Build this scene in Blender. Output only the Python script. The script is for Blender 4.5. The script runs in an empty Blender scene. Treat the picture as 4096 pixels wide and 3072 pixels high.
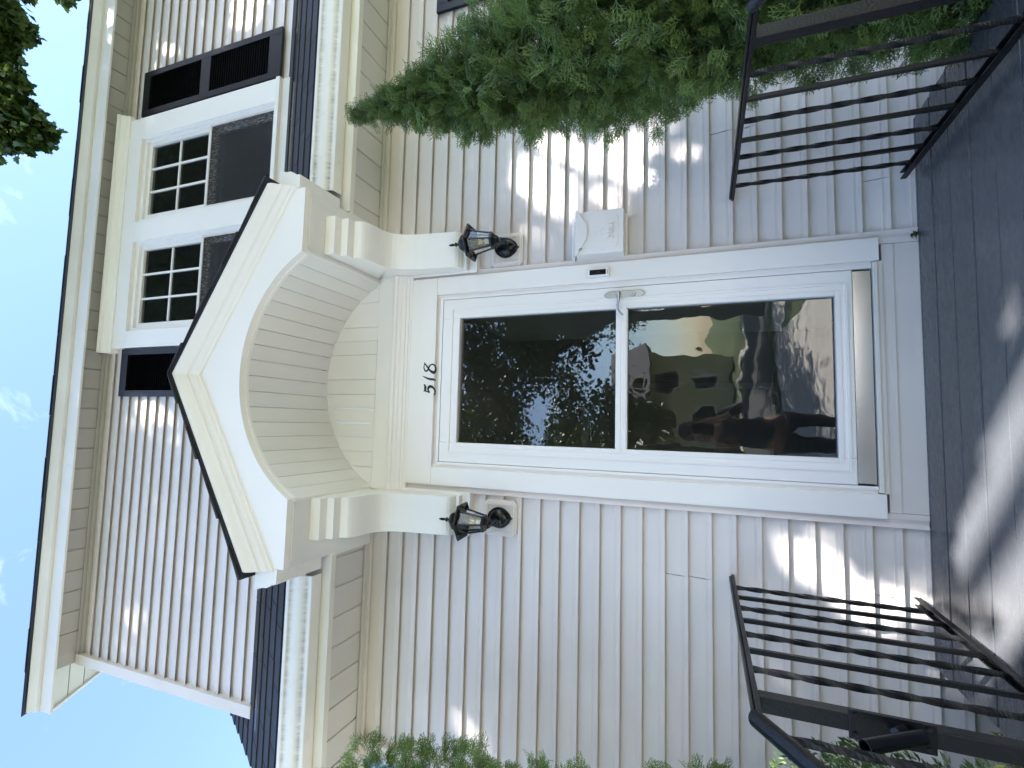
import bpy, bmesh, math, random
import numpy as np
from mathutils import Vector, Matrix

rnd = random.Random(7)
rng = np.random.default_rng(11)
S = bpy.context.scene
COL = S.collection
PI = math.pi
R = math.radians

# ------------------------------------------------------------------ camera
# the photograph was taken with the phone held sideways: world "up" points to the left of the frame
CAM = Vector((-0.2309, -2.4691, 0.8274))
_rt = Vector((0.99667416, -0.08128276, -0.00580746))
_up = Vector((-0.02379093, -0.35839943, 0.93326515))
_fw = Vector((0.07793976, 0.9300231, 0.35914125))
cd = bpy.data.cameras.new('camera')
cam = bpy.data.objects.new('camera', cd); COL.objects.link(cam)
cd.sensor_fit = 'HORIZONTAL'; cd.sensor_width = 36.0; cd.lens = 1993.47 / 4096 * 36
cd.clip_start = 0.02; cd.clip_end = 2000
_x, _y, _z = -_up, _rt, -_fw
cam.matrix_world = Matrix(((_x.x, _y.x, _z.x, CAM.x), (_x.y, _y.y, _z.y, CAM.y), (_x.z, _y.z, _z.z, CAM.z), (0, 0, 0, 1)))
S.camera = cam

# ------------------------------------------------------------------ sky, sun, exposure
SUN_EL = R(48.0)
SUN_DIR = Vector((0.68 * math.cos(SUN_EL), -0.733 * math.cos(SUN_EL), math.sin(SUN_EL))).normalized()   # towards the sun
W = bpy.data.worlds.new('World'); S.world = W; W.use_nodes = True
wn, wl = W.node_tree.nodes, W.node_tree.links
wn.clear()
wo = wn.new('ShaderNodeOutputWorld'); wb = wn.new('ShaderNodeBackground')
sk = wn.new('ShaderNodeTexSky'); sk.sky_type = 'NISHITA'; sk.sun_disc = False
sk.sun_elevation = SUN_EL; sk.sun_rotation = math.atan2(SUN_DIR.x, SUN_DIR.y)
sk.air_density = 1.0; sk.dust_density = 0.7; sk.ozone_density = 2.4
SKY_STRENGTH = 0.080
wb.inputs['Strength'].default_value = SKY_STRENGTH
tc = wn.new('ShaderNodeTexCoord')
mp = wn.new('ShaderNodeMapping'); mp.inputs['Scale'].default_value = (1.0, 1.0, 1.5); mp.inputs['Location'].default_value = (2.37, 0.4, 1.3)
n1 = wn.new('ShaderNodeTexNoise'); n1.inputs['Scale'].default_value = 4.2; n1.inputs['Detail'].default_value = 9; n1.inputs['Roughness'].default_value = 0.57; n1.inputs['Distortion'].default_value = 0.35
cr = wn.new('ShaderNodeValToRGB'); cr.color_ramp.elements[0].position = 0.585; cr.color_ramp.elements[1].position = 1.05
mx = wn.new('ShaderNodeMix'); mx.data_type = 'RGBA'
mx.inputs[7].default_value = (5.4, 5.8, 6.4, 1)
wl.new(tc.outputs['Generated'], mp.inputs['Vector']); wl.new(mp.outputs['Vector'], n1.inputs['Vector'])
wl.new(n1.outputs['Fac'], cr.inputs['Fac']); wl.new(cr.outputs['Color'], mx.inputs[0])
wl.new(sk.outputs['Color'], mx.inputs[6]); wl.new(mx.outputs[2], wb.inputs['Color']); wl.new(wb.outputs['Background'], wo.inputs['Surface'])
sd = bpy.data.lights.new('sun', 'SUN'); sd.energy = 3.8; sd.angle = R(0.53); sd.color = (1.0, 0.965, 0.92)
so = bpy.data.objects.new('sun', sd); COL.objects.link(so)
so.rotation_euler = (-SUN_DIR).to_track_quat('-Z', 'Y').to_euler(); so.location = (6, -6, 14)
S.view_settings.view_transform = 'Standard'; S.view_settings.look = 'None'
S.view_settings.gamma = 1.0; S.view_settings.use_curve_mapping = False
S.view_settings.exposure = 2.98

# ------------------------------------------------------------------ materials
def lin(*c): return (c[0], c[1], c[2], 1)
class NT:
    def __init__(s, name):
        s.m = bpy.data.materials.new(name); s.m.use_nodes = True
        s.n, s.l = s.m.node_tree.nodes, s.m.node_tree.links
        s.n.clear(); s.out = s.n.new('ShaderNodeOutputMaterial')
    def N(s, t, **k):
        n = s.n.new(t)
        for a, v in k.items():
            if a.startswith('_'): setattr(n, a[1:], v)
            else: n.inputs[a.replace('__', ' ')].default_value = v
        return n
    def L(s, a, b): s.l.new(a, b)
    def coords(s, scale=(1, 1, 1), which='Object'):
        t = s.N('ShaderNodeTexCoord'); m = s.N('ShaderNodeMapping'); m.inputs['Scale'].default_value = scale
        s.L(t.outputs[which], m.inputs['Vector']); return m.outputs['Vector']
    def noise(s, vec, scale, detail=4, rough=0.55):
        n = s.N('ShaderNodeTexNoise', Scale=scale, Detail=detail, Roughness=rough); s.L(vec, n.inputs['Vector']); return n.outputs['Fac']
    def ramp(s, fac, p0, c0, p1, c1):
        r = s.N('ShaderNodeValToRGB'); e = r.color_ramp.elements
        e[0].position, e[0].color, e[1].position, e[1].color = p0, c0, p1, c1
        s.L(fac, r.inputs['Fac']); return r.outputs['Color']
    def mix(s, fac, a, b, blend='MIX'):
        m = s.N('ShaderNodeMix', _data_type='RGBA', _blend_type=blend)
        for sock, v in ((m.inputs[0], fac), (m.inputs[6], a), (m.inputs[7], b)):
            if hasattr(v, 'links') or isinstance(v, bpy.types.NodeSocket): s.L(v, sock)
            else: sock.default_value = v
        return m.outputs[2]
    def bump(s, h, strength, dist=0.01):
        b = s.N('ShaderNodeBump', Strength=strength, Distance=dist); s.L(h, b.inputs['Height']); return b.outputs['Normal']

def paint(name, col, rough=0.45, grain=None, grain_str=0.2, mottle=0.06, vary=0.03, dirt=0.0, spec=0.5, metallic=0.0, fine=0.08, dist=0.004):
    """painted / coated surface: base colour, slow mottling, per-piece variation, grain relief and dirt specks"""
    t = NT(name); b = t.N('ShaderNodeBsdfPrincipled', Roughness=rough, Metallic=metallic)
    b.inputs['Specular IOR Level'].default_value = spec
    v = t.coords()
    big = t.noise(v, 2.3, 5)
    c = t.mix(t.ramp(big, 0.3, lin(0, 0, 0), 0.7, lin(1, 1, 1)), lin(*[x * (1 - mottle) for x in col]), lin(*[min(1, x * (1 + mottle)) for x in col]))
    if vary:
        oi = t.N('ShaderNodeObjectInfo'); mr = t.N('ShaderNodeMapRange'); mr.inputs['To Min'].default_value = 1 - vary; mr.inputs['To Max'].default_value = 1 + vary
        t.L(oi.outputs['Random'], mr.inputs['Value'])
        hs = t.N('ShaderNodeHueSaturation'); t.L(mr.outputs['Result'], hs.inputs['Value']); t.L(c, hs.inputs['Color']); c = hs.outputs['Color']
    if dirt:
        d = t.noise(t.coords((1, 1, 1)), 38, 6, 0.7)
        c = t.mix(t.ramp(d, 0.66, lin(0, 0, 0), 0.74, lin(dirt, dirt, dirt)), c, lin(0.10, 0.085, 0.06))
    t.L(c, b.inputs['Base Color'])
    rr = t.N('ShaderNodeMapRange'); rr.inputs['To Min'].default_value = rough * 0.8; rr.inputs['To Max'].default_value = min(1, rough * 1.25)
    t.L(t.noise(v, 9, 5), rr.inputs['Value']); t.L(rr.outputs['Result'], b.inputs['Roughness'])
    h = t.noise(t.coords(grain), 1.0, 6, 0.65) if grain else t.noise(v, 160, 3)
    t.L(t.bump(h, grain_str if grain else fine, dist), b.inputs['Normal'])
    t.L(b.outputs['BSDF'], t.out.inputs['Surface']); return t.m

M = {}
M['siding'] = paint('siding_paint', (0.715, 0.652, 0.618), 0.34, grain=(5, 40, 150), grain_str=0.42, mottle=0.05, vary=0.035, dirt=0.10, dist=0.003)
M['trim_grey'] = paint('grey_trim_paint', (0.745, 0.68, 0.640), 0.42, grain=(8, 60, 90), grain_str=0.10, dirt=0.16)
M['white'] = paint('white_trim_paint', (0.89, 0.845, 0.805), 0.38, grain=(40, 40, 40), grain_str=0.10, mottle=0.02, vary=0.012, dirt=0.05)
M['brush_white'] = paint('brushed_white_paint', (0.79, 0.765, 0.735), 0.45, grain=(14, 110, 110), grain_str=0.25, mottle=0.035, vary=0.025, dirt=0.08)
M['aged_cream'] = paint('aged_cream_paint', (0.90, 0.875, 0.835), 0.45, grain=(14, 110, 110), grain_str=0.22, mottle=0.03, vary=0.02, dirt=0.08)
M['crack_white'] = paint('aged_white_paint', (0.865, 0.835, 0.80), 0.42, grain=(120, 30, 30), grain_str=0.30, mottle=0.03, vary=0.02, dirt=0.12)
M['vinyl'] = paint('white_vinyl', (0.89, 0.85, 0.82), 0.30, mottle=0.012, vary=0.01, dirt=0.03, fine=0.02)
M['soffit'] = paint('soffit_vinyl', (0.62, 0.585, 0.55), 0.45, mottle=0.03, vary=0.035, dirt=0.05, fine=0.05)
M['eave_soffit'] = paint('soffit_vinyl_shaded', (0.40, 0.375, 0.35), 0.5, mottle=0.04, vary=0.04, dirt=0.08, fine=0.05)  # soffit vinyl darkened: weaker ground bounce under the eave put into the colour
M['fascia'] = paint('fascia_aluminium', (0.78, 0.735, 0.665), 0.42, mottle=0.03, vary=0.01, dirt=0.10, fine=0.03)
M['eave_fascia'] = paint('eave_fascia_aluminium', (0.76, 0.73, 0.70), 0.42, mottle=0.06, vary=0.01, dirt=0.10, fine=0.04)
M['iron'] = paint('black_iron_paint', (0.006, 0.006, 0.007), 0.38, spec=0.28, mottle=0.3, vary=0.1, dirt=0.0, fine=0.5, dist=0.003)
M['gloss_black'] = paint('gloss_black_paint', (0.005, 0.005, 0.006), 0.22, spec=0.4, mottle=0.2, vary=0.05, fine=0.12)
M['shutter'] = paint('black_shutter_paint', (0.006, 0.0062, 0.0078), 0.36, spec=0.3, grain=(18, 60, 6), grain_str=0.25, mottle=0.2, vary=0.1)
M['dark_room'] = paint('dark_room', (0.05, 0.045, 0.042), 0.8, fine=0.02)
M['hall'] = paint('hall_wall', (0.42, 0.33, 0.28), 0.7, fine=0.02)
M['hall_dark'] = paint('hall_wood', (0.06, 0.035, 0.025), 0.45, fine=0.02)
M['door_grey'] = paint('inner_door_paint', (0.62, 0.60, 0.58), 0.45, fine=0.02)
M['nickel'] = paint('satin_nickel', (0.40, 0.405, 0.415), 0.32, metallic=1.0, fine=0.05, mottle=0.03, vary=0)
M['alu'] = paint('brushed_aluminium', (0.80, 0.78, 0.74), 0.22, grain=(60, 10, 4), grain_str=0.06, metallic=1.0, mottle=0.08, vary=0)
M['skin'] = paint('skin', (0.42, 0.25, 0.18), 0.55, fine=0.05)
M['shirt'] = paint('dark_shirt', (0.035, 0.04, 0.06), 0.85, fine=0.3)
M['trousers'] = paint('dark_trousers', (0.03, 0.033, 0.045), 0.85, fine=0.3)
M['hair'] = paint('dark_hair', (0.02, 0.014, 0.01), 0.6, fine=0.4)
M['bark'] = paint('bark', (0.075, 0.058, 0.043), 0.9, grain=(9, 9, 1.6), grain_str=0.9, mottle=0.25, dist=0.03)
M['concrete'] = paint('concrete', (0.52, 0.485, 0.44), 0.85, mottle=0.12, fine=0.5, dirt=0.2)
M['asphalt'] = paint('asphalt', (0.06, 0.06, 0.062), 0.9, mottle=0.15, fine=0.6)
M['yellow'] = paint('yellow_clapboard', (0.74, 0.64, 0.40), 0.6)
M['slate'] = paint('grey_roof', (0.14, 0.135, 0.145), 0.9, grain=(3, 3, 40), grain_str=0.6)

def m_gutter():
    t = NT('gutter_white'); b = t.N('ShaderNodeBsdfPrincipled', Roughness=0.34)
    v = t.coords()
    # soot streaks: broken dark dashes that follow the ridges of the ogee; they keep to bands of height on the face
    sep = t.N('ShaderNodeSeparateXYZ'); t.L(v, sep.inputs[0])
    st = t.noise(t.coords((42, 6, 6)), 1.0, 6, 0.75)
    a = t.N('ShaderNodeAttribute', _attribute_name='soot')
    mul = t.N('ShaderNodeMath', _operation='MULTIPLY'); t.L(a.outputs['Fac'], mul.inputs[0])
    t.L(t.ramp(st, 0.30, lin(0.0, 0.0, 0.0), 0.62, lin(1, 1, 1)), mul.inputs[1])
    c = t.mix(mul.outputs[0], lin(0.84, 0.81, 0.77), lin(0.21, 0.195, 0.17))
    c = t.mix(t.ramp(t.noise(v, 7, 6, 0.7), 0.55, lin(0, 0, 0), 0.8, lin(.35, .35, .35)), c, lin(0.45, 0.43, 0.38))
    t.L(c, b.inputs['Base Color']); t.L(b.outputs['BSDF'], t.out.inputs['Surface']); return t.m
M['gutter'] = m_gutter()

def m_shingle():
    t = NT('black_asphalt_shingle'); b = t.N('ShaderNodeBsdfPrincipled', Roughness=0.72)
    v = t.coords()
    g = t.noise(v, 420, 2, 0.6); big = t.noise(v, 6, 5)
    c = t.mix(g, lin(0.007, 0.0075, 0.011), lin(0.026, 0.027, 0.036))
    c = t.mix(t.ramp(big, .35, lin(0, 0, 0), .7, lin(.6, .6, .6)), c, lin(0.022, 0.022, 0.027))
    oi = t.N('ShaderNodeObjectInfo'); mr = t.N('ShaderNodeMapRange'); mr.inputs['To Min'].default_value = 0.7; mr.inputs['To Max'].default_value = 1.35
    t.L(oi.outputs['Random'], mr.inputs['Value']); hs = t.N('ShaderNodeHueSaturation'); t.L(mr.outputs['Result'], hs.inputs['Value']); t.L(c, hs.inputs['Color'])
    t.L(hs.outputs['Color'], b.inputs['Base Color']); t.L(t.bump(g, 0.5, 0.003), b.inputs['Normal'])
    t.L(b.outputs['BSDF'], t.out.inputs['Surface']); return t.m
M['shingle'] = m_shingle()

def m_floor():
    t = NT('dark_grey_floor_paint'); b = t.N('ShaderNodeBsdfPrincipled')
    v = t.coords()
    wear = t.noise(t.coords((1.2, 10, 10)), 3.0, 7, 0.7)
    c = t.mix(t.noise(v, 3, 5), lin(0.060, 0.064, 0.072), lin(0.090, 0.094, 0.102))
    c = t.mix(t.ramp(wear, .60, lin(0, 0, 0), .80, lin(.5, .5, .5)), c, lin(0.12, 0.12, 0.12))
    c = t.mix(t.ramp(t.noise(v, 60, 4, .7), .70, lin(0, 0, 0), .76, lin(.5, .5, .5)), c, lin(0.02, 0.02, 0.02))
    t.L(c, b.inputs['Base Color'])
    t.L(t.ramp(t.noise(t.coords((3, 12, 12)), 2.0, 6, .7), .3, lin(.16, .16, .16), .75, lin(.42, .42, .42)), b.inputs['Roughness'])
    h = t.noise(t.coords((4, 70, 70)), 1.0, 5, .6)
    t.L(t.bump(h, 0.12, 0.004), b.inputs['Normal'])
    t.L(b.outputs['BSDF'], t.out.inputs['Surface']); return t.m
M['floor'] = m_floor()

def m_glass(name, refl, tint, wave=0.0, wscale=5.0, speck=False):
    t = NT(name)
    tr = t.N('ShaderNodeBsdfTransparent', Color=tint); gl = t.N('ShaderNodeBsdfGlossy', Roughness=0.005, Color=(1, 1, 1, 1))
    lw = t.N('ShaderNodeFresnel', IOR=1.5)
    ad = t.N('ShaderNodeMath', _operation='ADD', _use_clamp=True); ad.inputs[1].default_value = refl
    t.L(lw.outputs['Fac'], ad.inputs[0])
    if wave:
        h = t.noise(t.coords((1, 1, 1)), wscale, 2, 0.45); t.L(t.bump(h, wave, 0.05), gl.inputs['Normal'])
    ms = t.N('ShaderNodeMixShader'); t.L(ad.outputs[0], ms.inputs['Fac']); t.L(tr.outputs[0], ms.inputs[1]); t.L(gl.outputs[0], ms.inputs[2])
    o = ms.outputs[0]
    if speck:      # dried rain spots and dust
        d = t.N('ShaderNodeBsdfDiffuse', Color=(0.5, 0.5, 0.48, 1)); m2 = t.N('ShaderNodeMixShader')
        f = t.ramp(t.noise(t.coords((1, 1, 1)), 70, 5, .75), .66, lin(0.012, 0.012, 0.012), .82, lin(.35, .35, .35))
        t.L(f, m2.inputs['Fac']); t.L(o, m2.inputs[1]); t.L(d.outputs[0], m2.inputs[2]); o = m2.outputs[0]
    t.L(o, t.out.inputs['Surface']); return t.m
M['glass_wavy'] = m_glass('storm_glass_wavy', 0.012, (0.80, 0.82, 0.80, 1), wave=0.034, wscale=4.6, speck=True)
M['glass_flat'] = m_glass('storm_glass', 0.02, (0.80, 0.82, 0.80, 1), wave=0.006, wscale=4.0, speck=True)
M['glass_win'] = m_glass('window_glass', 0.01, (0.75, 0.77, 0.77, 1), wave=0.02, wscale=7, speck=True)
M['glass_lamp'] = m_glass('lantern_glass', 0.0, (0.90, 0.90, 0.88, 1), wave=0.03, wscale=30, speck=True)
M['bulb'] = m_glass('bulb_glass', 0.0, (0.95, 0.95, 0.94, 1))

def m_screen():
    t = NT('insect_screen'); tr = t.N('ShaderNodeBsdfTransparent'); d = t.N('ShaderNodeBsdfPrincipled', Roughness=0.4)
    d.inputs['Base Color'].default_value = (0.045, 0.045, 0.046, 1); d.inputs['Specular IOR Level'].default_value = 0.12
    f = t.noise(t.coords((110, 1, 26)), 1.0, 6, .8)
    ms = t.N('ShaderNodeMixShader'); t.L(t.ramp(f, .40, lin(.12, .12, .12), .60, lin(.78, .78, .78)), ms.inputs['Fac'])
    t.L(tr.outputs[0], ms.inputs[1]); t.L(d.outputs[0], ms.inputs[2]); t.L(ms.outputs[0], t.out.inputs['Surface']); return t.m
M['screen'] = m_screen()

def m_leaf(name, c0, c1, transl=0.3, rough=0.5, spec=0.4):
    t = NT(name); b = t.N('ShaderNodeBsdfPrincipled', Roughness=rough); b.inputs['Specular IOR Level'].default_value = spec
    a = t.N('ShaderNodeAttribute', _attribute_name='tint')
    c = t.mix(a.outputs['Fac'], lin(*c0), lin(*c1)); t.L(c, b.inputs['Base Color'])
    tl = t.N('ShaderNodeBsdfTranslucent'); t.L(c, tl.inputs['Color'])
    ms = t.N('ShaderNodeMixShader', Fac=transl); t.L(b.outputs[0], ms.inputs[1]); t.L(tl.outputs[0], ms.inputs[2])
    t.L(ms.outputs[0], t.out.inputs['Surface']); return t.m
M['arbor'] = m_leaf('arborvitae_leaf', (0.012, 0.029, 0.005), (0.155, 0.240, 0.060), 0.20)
M['arbor_lit'] = m_leaf('arborvitae_lit_leaf', (0.018, 0.040, 0.007), (0.17, 0.27, 0.050), 0.20)  # paler leaf copy: sunlight on the left arborvitae painted into its colour
M['yew'] = m_leaf('shrub_leaf', (0.050, 0.085, 0.016), (0.16, 0.23, 0.045), 0.25)
M['maple'] = m_leaf('tree_leaf', (0.028, 0.052, 0.012), (0.065, 0.110, 0.022), 0.25)
M['weed'] = m_leaf('weed_leaf', (0.03, 0.05, 0.01), (0.05, 0.09, 0.02), 0.3)

def m_lawn():
    t = NT('lawn'); b = t.N('ShaderNodeBsdfPrincipled', Roughness=0.9); v = t.coords()
    c = t.mix(t.noise(v, 30, 5, .7), lin(0.045, 0.075, 0.016), lin(0.12, 0.17, 0.045)); c = t.mix(t.noise(v, 1.2, 4), c, lin(0.09, 0.13, 0.035))
    t.L(c, b.inputs['Base Color']); t.L(t.bump(t.noise(v, 90, 3), 1.0, 0.05), b.inputs['Normal']); t.L(b.outputs[0], t.out.inputs['Surface']); return t.m
M['lawn'] = m_lawn()
def m_flat(name, col, rough=0.5, emit=0):
    t = NT(name); b = t.N('ShaderNodeBsdfPrincipled', Roughness=rough); b.inputs['Base Color'].default_value = lin(*col)
    t.L(b.outputs[0], t.out.inputs['Surface']); return t.m
M['black_num'] = m_flat('black_number_paint', (0.012, 0.012, 0.012), 0.4)
M['filament'] = m_flat('filament_orange', (0.75, 0.42, 0.22), 0.4)
M['bulb_base'] = m_flat('bulb_base', (0.7, 0.7, 0.7), 0.3)
M['bell_face'] = m_flat('bell_face', (0.012, 0.012, 0.014), 0.06)
M['grey_ink'] = m_flat('grey_ink', (0.25, 0.25, 0.27), 0.5)
M['rust'] = paint('rust', (0.30, 0.13, 0.05), 0.9, fine=0.6)

# ------------------------------------------------------------------ geometry helpers
class MB:
    def __init__(s): s.v, s.f, s.sm = [], [], False
    def add(s, vs, fs):
        o = len(s.v); s.v += [tuple(map(float, p)) for p in vs]; s.f += [tuple(i + o for i in f) for f in fs]; return s
    def box(s, x0, x1, y0, y1, z0, z1):
        return s.add([(x0, y0, z0), (x1, y0, z0), (x1, y1, z0), (x0, y1, z0), (x0, y0, z1), (x1, y0, z1), (x1, y1, z1), (x0, y1, z1)],
                     [(0, 3, 2, 1), (4, 5, 6, 7), (0, 1, 5, 4), (1, 2, 6, 5), (2, 3, 7, 6), (3, 0, 4, 7)])
    def prism(s, poly, a0, a1, axis='x'):
        """poly: 2D outline; axis x -> (y,z), y -> (x,z), z -> (x,y)"""
        n = len(poly)
        def P(p, a):
            return (a, p[0], p[1]) if axis == 'x' else (p[0], a, p[1]) if axis == 'y' else (p[0], p[1], a)
        vs = [P(p, a0) for p in poly] + [P(p, a1) for p in poly]
        fs = [tuple(range(n))[::-1], tuple(range(n, 2 * n))] + [(i, (i + 1) % n, n + (i + 1) % n, n + i) for i in range(n)]
        return s.add(vs, fs)
    def sheet(s, poly, a0, a1):       # open strip of (y,z) profile along x
        n = len(poly); return s.add([(a0, p[0], p[1]) for p in poly] + [(a1, p[0], p[1]) for p in poly], [(i, i + 1, n + i + 1, n + i) for i in range(n - 1)])
    def tube(s, pts, rad, n=8, cap=True, square=False, twist=0.0, up=(0, 0, 1)):
        pts = [Vector(p) for p in pts]; rads = rad if hasattr(rad, '__len__') else [rad] * len(pts)
        vs, fs = [], []; prev = None; acc = 0
        for i, p in enumerate(pts):
            d = (pts[min(i + 1, len(pts) - 1)] - pts[max(i - 1, 0)]).normalized()
            if prev is None:
                u = Vector(up); u = u - d * u.dot(d)
                if u.length < 1e-3: u = Vector((1, 0, 0)) - d * d.x
                u.normalize()
            else: u = (prev - d * prev.dot(d)).normalized()
            prev = u; w = d.cross(u)
            if i: acc += (pts[i] - pts[i - 1]).length * twist
            for k in range(n):
                a = 2 * PI * k / n + acc + (PI / 4 if square else 0); vs.append(p + (u * math.cos(a) + w * math.sin(a)) * rads[i])
        for i in range(len(pts) - 1):
            for k in range(n): fs.append((i * n + k, i * n + (k + 1) % n, (i + 1) * n + (k + 1) % n, (i + 1) * n + k))
        if cap: fs += [tuple(range(n))[::-1], tuple(range((len(pts) - 1) * n, len(pts) * n))]
        return s.add(vs, fs)
    def lathe(s, prof, c=(0, 0), n=16, phase=0.0):     # prof: (r,z)
        vs, fs = [], []
        for r, z in prof:
            for k in range(n):
                a = 2 * PI * k / n + phase; vs.append((c[0] + r * math.cos(a), c[1] + r * math.sin(a), z))
        for i in range(len(prof) - 1):
            for k in range(n): fs.append((i * n + k, i * n + (k + 1) % n, (i + 1) * n + (k + 1) % n, (i + 1) * n + k))
        fs += [tuple(range(n))[::-1], tuple(range((len(prof) - 1) * n, len(prof) * n))]
        return s.add(vs, fs)
    def build(s, name, mat, parent=None, bevel=0.0, smooth=None, kind=None, label=None, org=None):
        if org is not None: s.v = [(p[0] - org[0], p[1] - org[1], p[2] - org[2]) for p in s.v]
        me = bpy.data.meshes.new(name); me.from_pydata(s.v, [], s.f); me.validate()
        bm = bmesh.new(); bm.from_mesh(me); bmesh.ops.recalc_face_normals(bm, faces=bm.faces); bm.to_mesh(me); bm.free()
        me.materials.append(mat if not isinstance(mat, str) else M[mat])
        o = bpy.data.objects.new(name, me); COL.objects.link(o)
        if parent is not None: o.parent = parent
        if smooth is not None:
            for p in me.polygons: p.use_smooth = True
            md = o.modifiers.new('edges', 'EDGE_SPLIT'); md.split_angle = R(smooth)
        if bevel:
            md = o.modifiers.new('bevel', 'BEVEL'); md.width = bevel; md.segments = 2; md.limit_method = 'ANGLE'; md.angle_limit = R(35)
        if kind: o['kind'] = kind
        if label: o['label'] = label
        return o
def tag(o, label=None, cat=None, group=None, kind=None):
    if label: o['label'] = label
    if cat: o['category'] = cat
    if group: o['group'] = group
    if kind: o['kind'] = kind
    return o
def thing(name, label, cat, loc=(0, 0, 0), group=None):
    o = bpy.data.objects.new(name, None); COL.objects.link(o); o.location = loc; o.empty_display_size = 0.1
    return tag(o, label, cat, group)
def wedge(x0, x1, zb, zt, y0=0.0, y1=0.013, back=0.022):
    return MB().prism([(y0, zb), (y0 + .0035, zb), (y0 + .0035, zb + .030), (.029, zb + .030), (.029, zt + .0285), (.0235, zt + .0285)], x0, x1)
def np_mesh(name, V, F, mat, parent=None, tint=None, kind=None, smooth=False):
    me = bpy.data.meshes.new(name); nv, nf, k = len(V), len(F), F.shape[1]
    me.vertices.add(nv); me.vertices.foreach_set('co', np.ascontiguousarray(V, dtype=np.float32).ravel())
    me.loops.add(nf * k); me.loops.foreach_set('vertex_index', np.ascontiguousarray(F, dtype=np.int32).ravel())
    me.polygons.add(nf); me.polygons.foreach_set('loop_start', np.arange(0, nf * k, k, dtype=np.int32))
    if smooth: me.polygons.foreach_set('use_smooth', np.ones(nf, dtype=bool))
    me.update(calc_edges=True)
    if tint is not None:
        a = me.attributes.new('tint', 'FLOAT', 'POINT'); a.data.foreach_set('value', np.ascontiguousarray(tint, dtype=np.float32))
    me.materials.append(M[mat]); o = bpy.data.objects.new(name, me); COL.objects.link(o)
    if parent is not None: o.parent = parent
    if kind: o['kind'] = kind
    return o

# ------------------------------------------------------------------ ground and street (behind and below the camera)
GZ = -0.74
def struct(name, mb, mat): return tag(mb.build(name, mat), kind='structure')
struct('ground', MB().add([(-150, -150, GZ), (150, -150, GZ), (150, 150, GZ), (-150, 150, GZ)], [(0, 1, 2, 3)]), 'lawn')
struct('front_walk', MB().box(-1.9, 1.8, -8.6, -2.0, GZ - .1, GZ + 0.012), 'concrete')
struct('sidewalk', MB().box(-40, 40, -10.2, -8.6, GZ - .1, GZ + 0.02), 'concrete')
struct('road', MB().box(-80, 80, -19.0, -11.6, GZ - .1, GZ + 0.008), 'asphalt')
struct('far_sidewalk', MB().box(-40, 40, -21.8, -20.4, GZ - .1, GZ + 0.02), 'concrete')
struct('driveway', MB().box(-7.2, -3.6, -10.0, 9, GZ - .1, GZ + 0.014), 'concrete')

# ------------------------------------------------------------------ the house
H = thing('house', 'pale grey clapboard house with white trim, black shutters and an arched white door hood', 'house')
E_ = 0.1016
XL, XR_ = -2.02, 4.25             # siding extent
# lower wall
lw = MB().box(-2.05, -0.60, 0.0300, 0.12, GZ - 0.3, 2.70).box(0.60, XR_, 0.0300, 0.12, GZ - 0.3, 2.70).box(-0.60, 0.60, 0.0300, 0.12, 2.43, 2.70).build('lower_wall', 'trim_grey', H)
def clap(parent, x0, x1, zb, zt):
    o = wedge(x0, x1, zb, zt).build('clapboard', 'siding', parent); return o
for k in range(1, 34):
    zb = 2.6263 - E_ * k; zt = zb + E_ - 0.0015
    left_in = -0.588 if zb < 2.40 else -0.62
    if 17 <= k <= 18: spl = [(XL, -0.912), (-0.910, left_in)]
    elif k == 25: spl = [(XL, -0.893), (-0.891, left_in)]
    else: spl = [(XL, left_in)]
    if zb < -0.02: spl = [(XL, 0.0)]
    for a, b in spl: clap(lw, a, b, zb, zt)
    right_in = 0.588 if zb < 2.40 else 0.615
    if zb < -0.02: right_in = 0.0
    seam = {19: 1.18, 20: 1.18, 25: 0.848, 6: 2.9, 11: 2.1, 15: 3.0, 22: 2.4, 3: 1.9, 28: 1.7}.get(k)
    for a, b in ([(right_in, XR_)] if not seam else [(right_in, seam - .001), (seam + .001, XR_)]): clap(lw, a, b, zb, zt)
# trim at the top of the lower wall (channel that receives the soffit)
fz = [(0.0, 2.6263), (-0.004, 2.633), (-0.004, 2.648), (-0.030, 2.650), (-0.030, 2.656), (0.02, 2.656), (0.02, 2.6263)]
MB().prism(fz, -2.02, -0.625).build('frieze_channel', 'soffit', H); MB().prism(fz, 0.607, XR_).build('frieze_channel', 'soffit', H)
MB().box(-2.095, -2.0195, -0.022, 0.06, GZ, 2.656).build('corner_board', 'trim_grey', H, bevel=0.002)
MB().box(-2.09, -2.0, 0.061, 7.5, GZ, 2.70).build('side_wall', 'siding', H)
# side wall of upper floor
MB().box(-2.085, -2.0, 0.061, 7.5, 3.40, 5.2).build('side_wall', 'siding', H)
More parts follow.
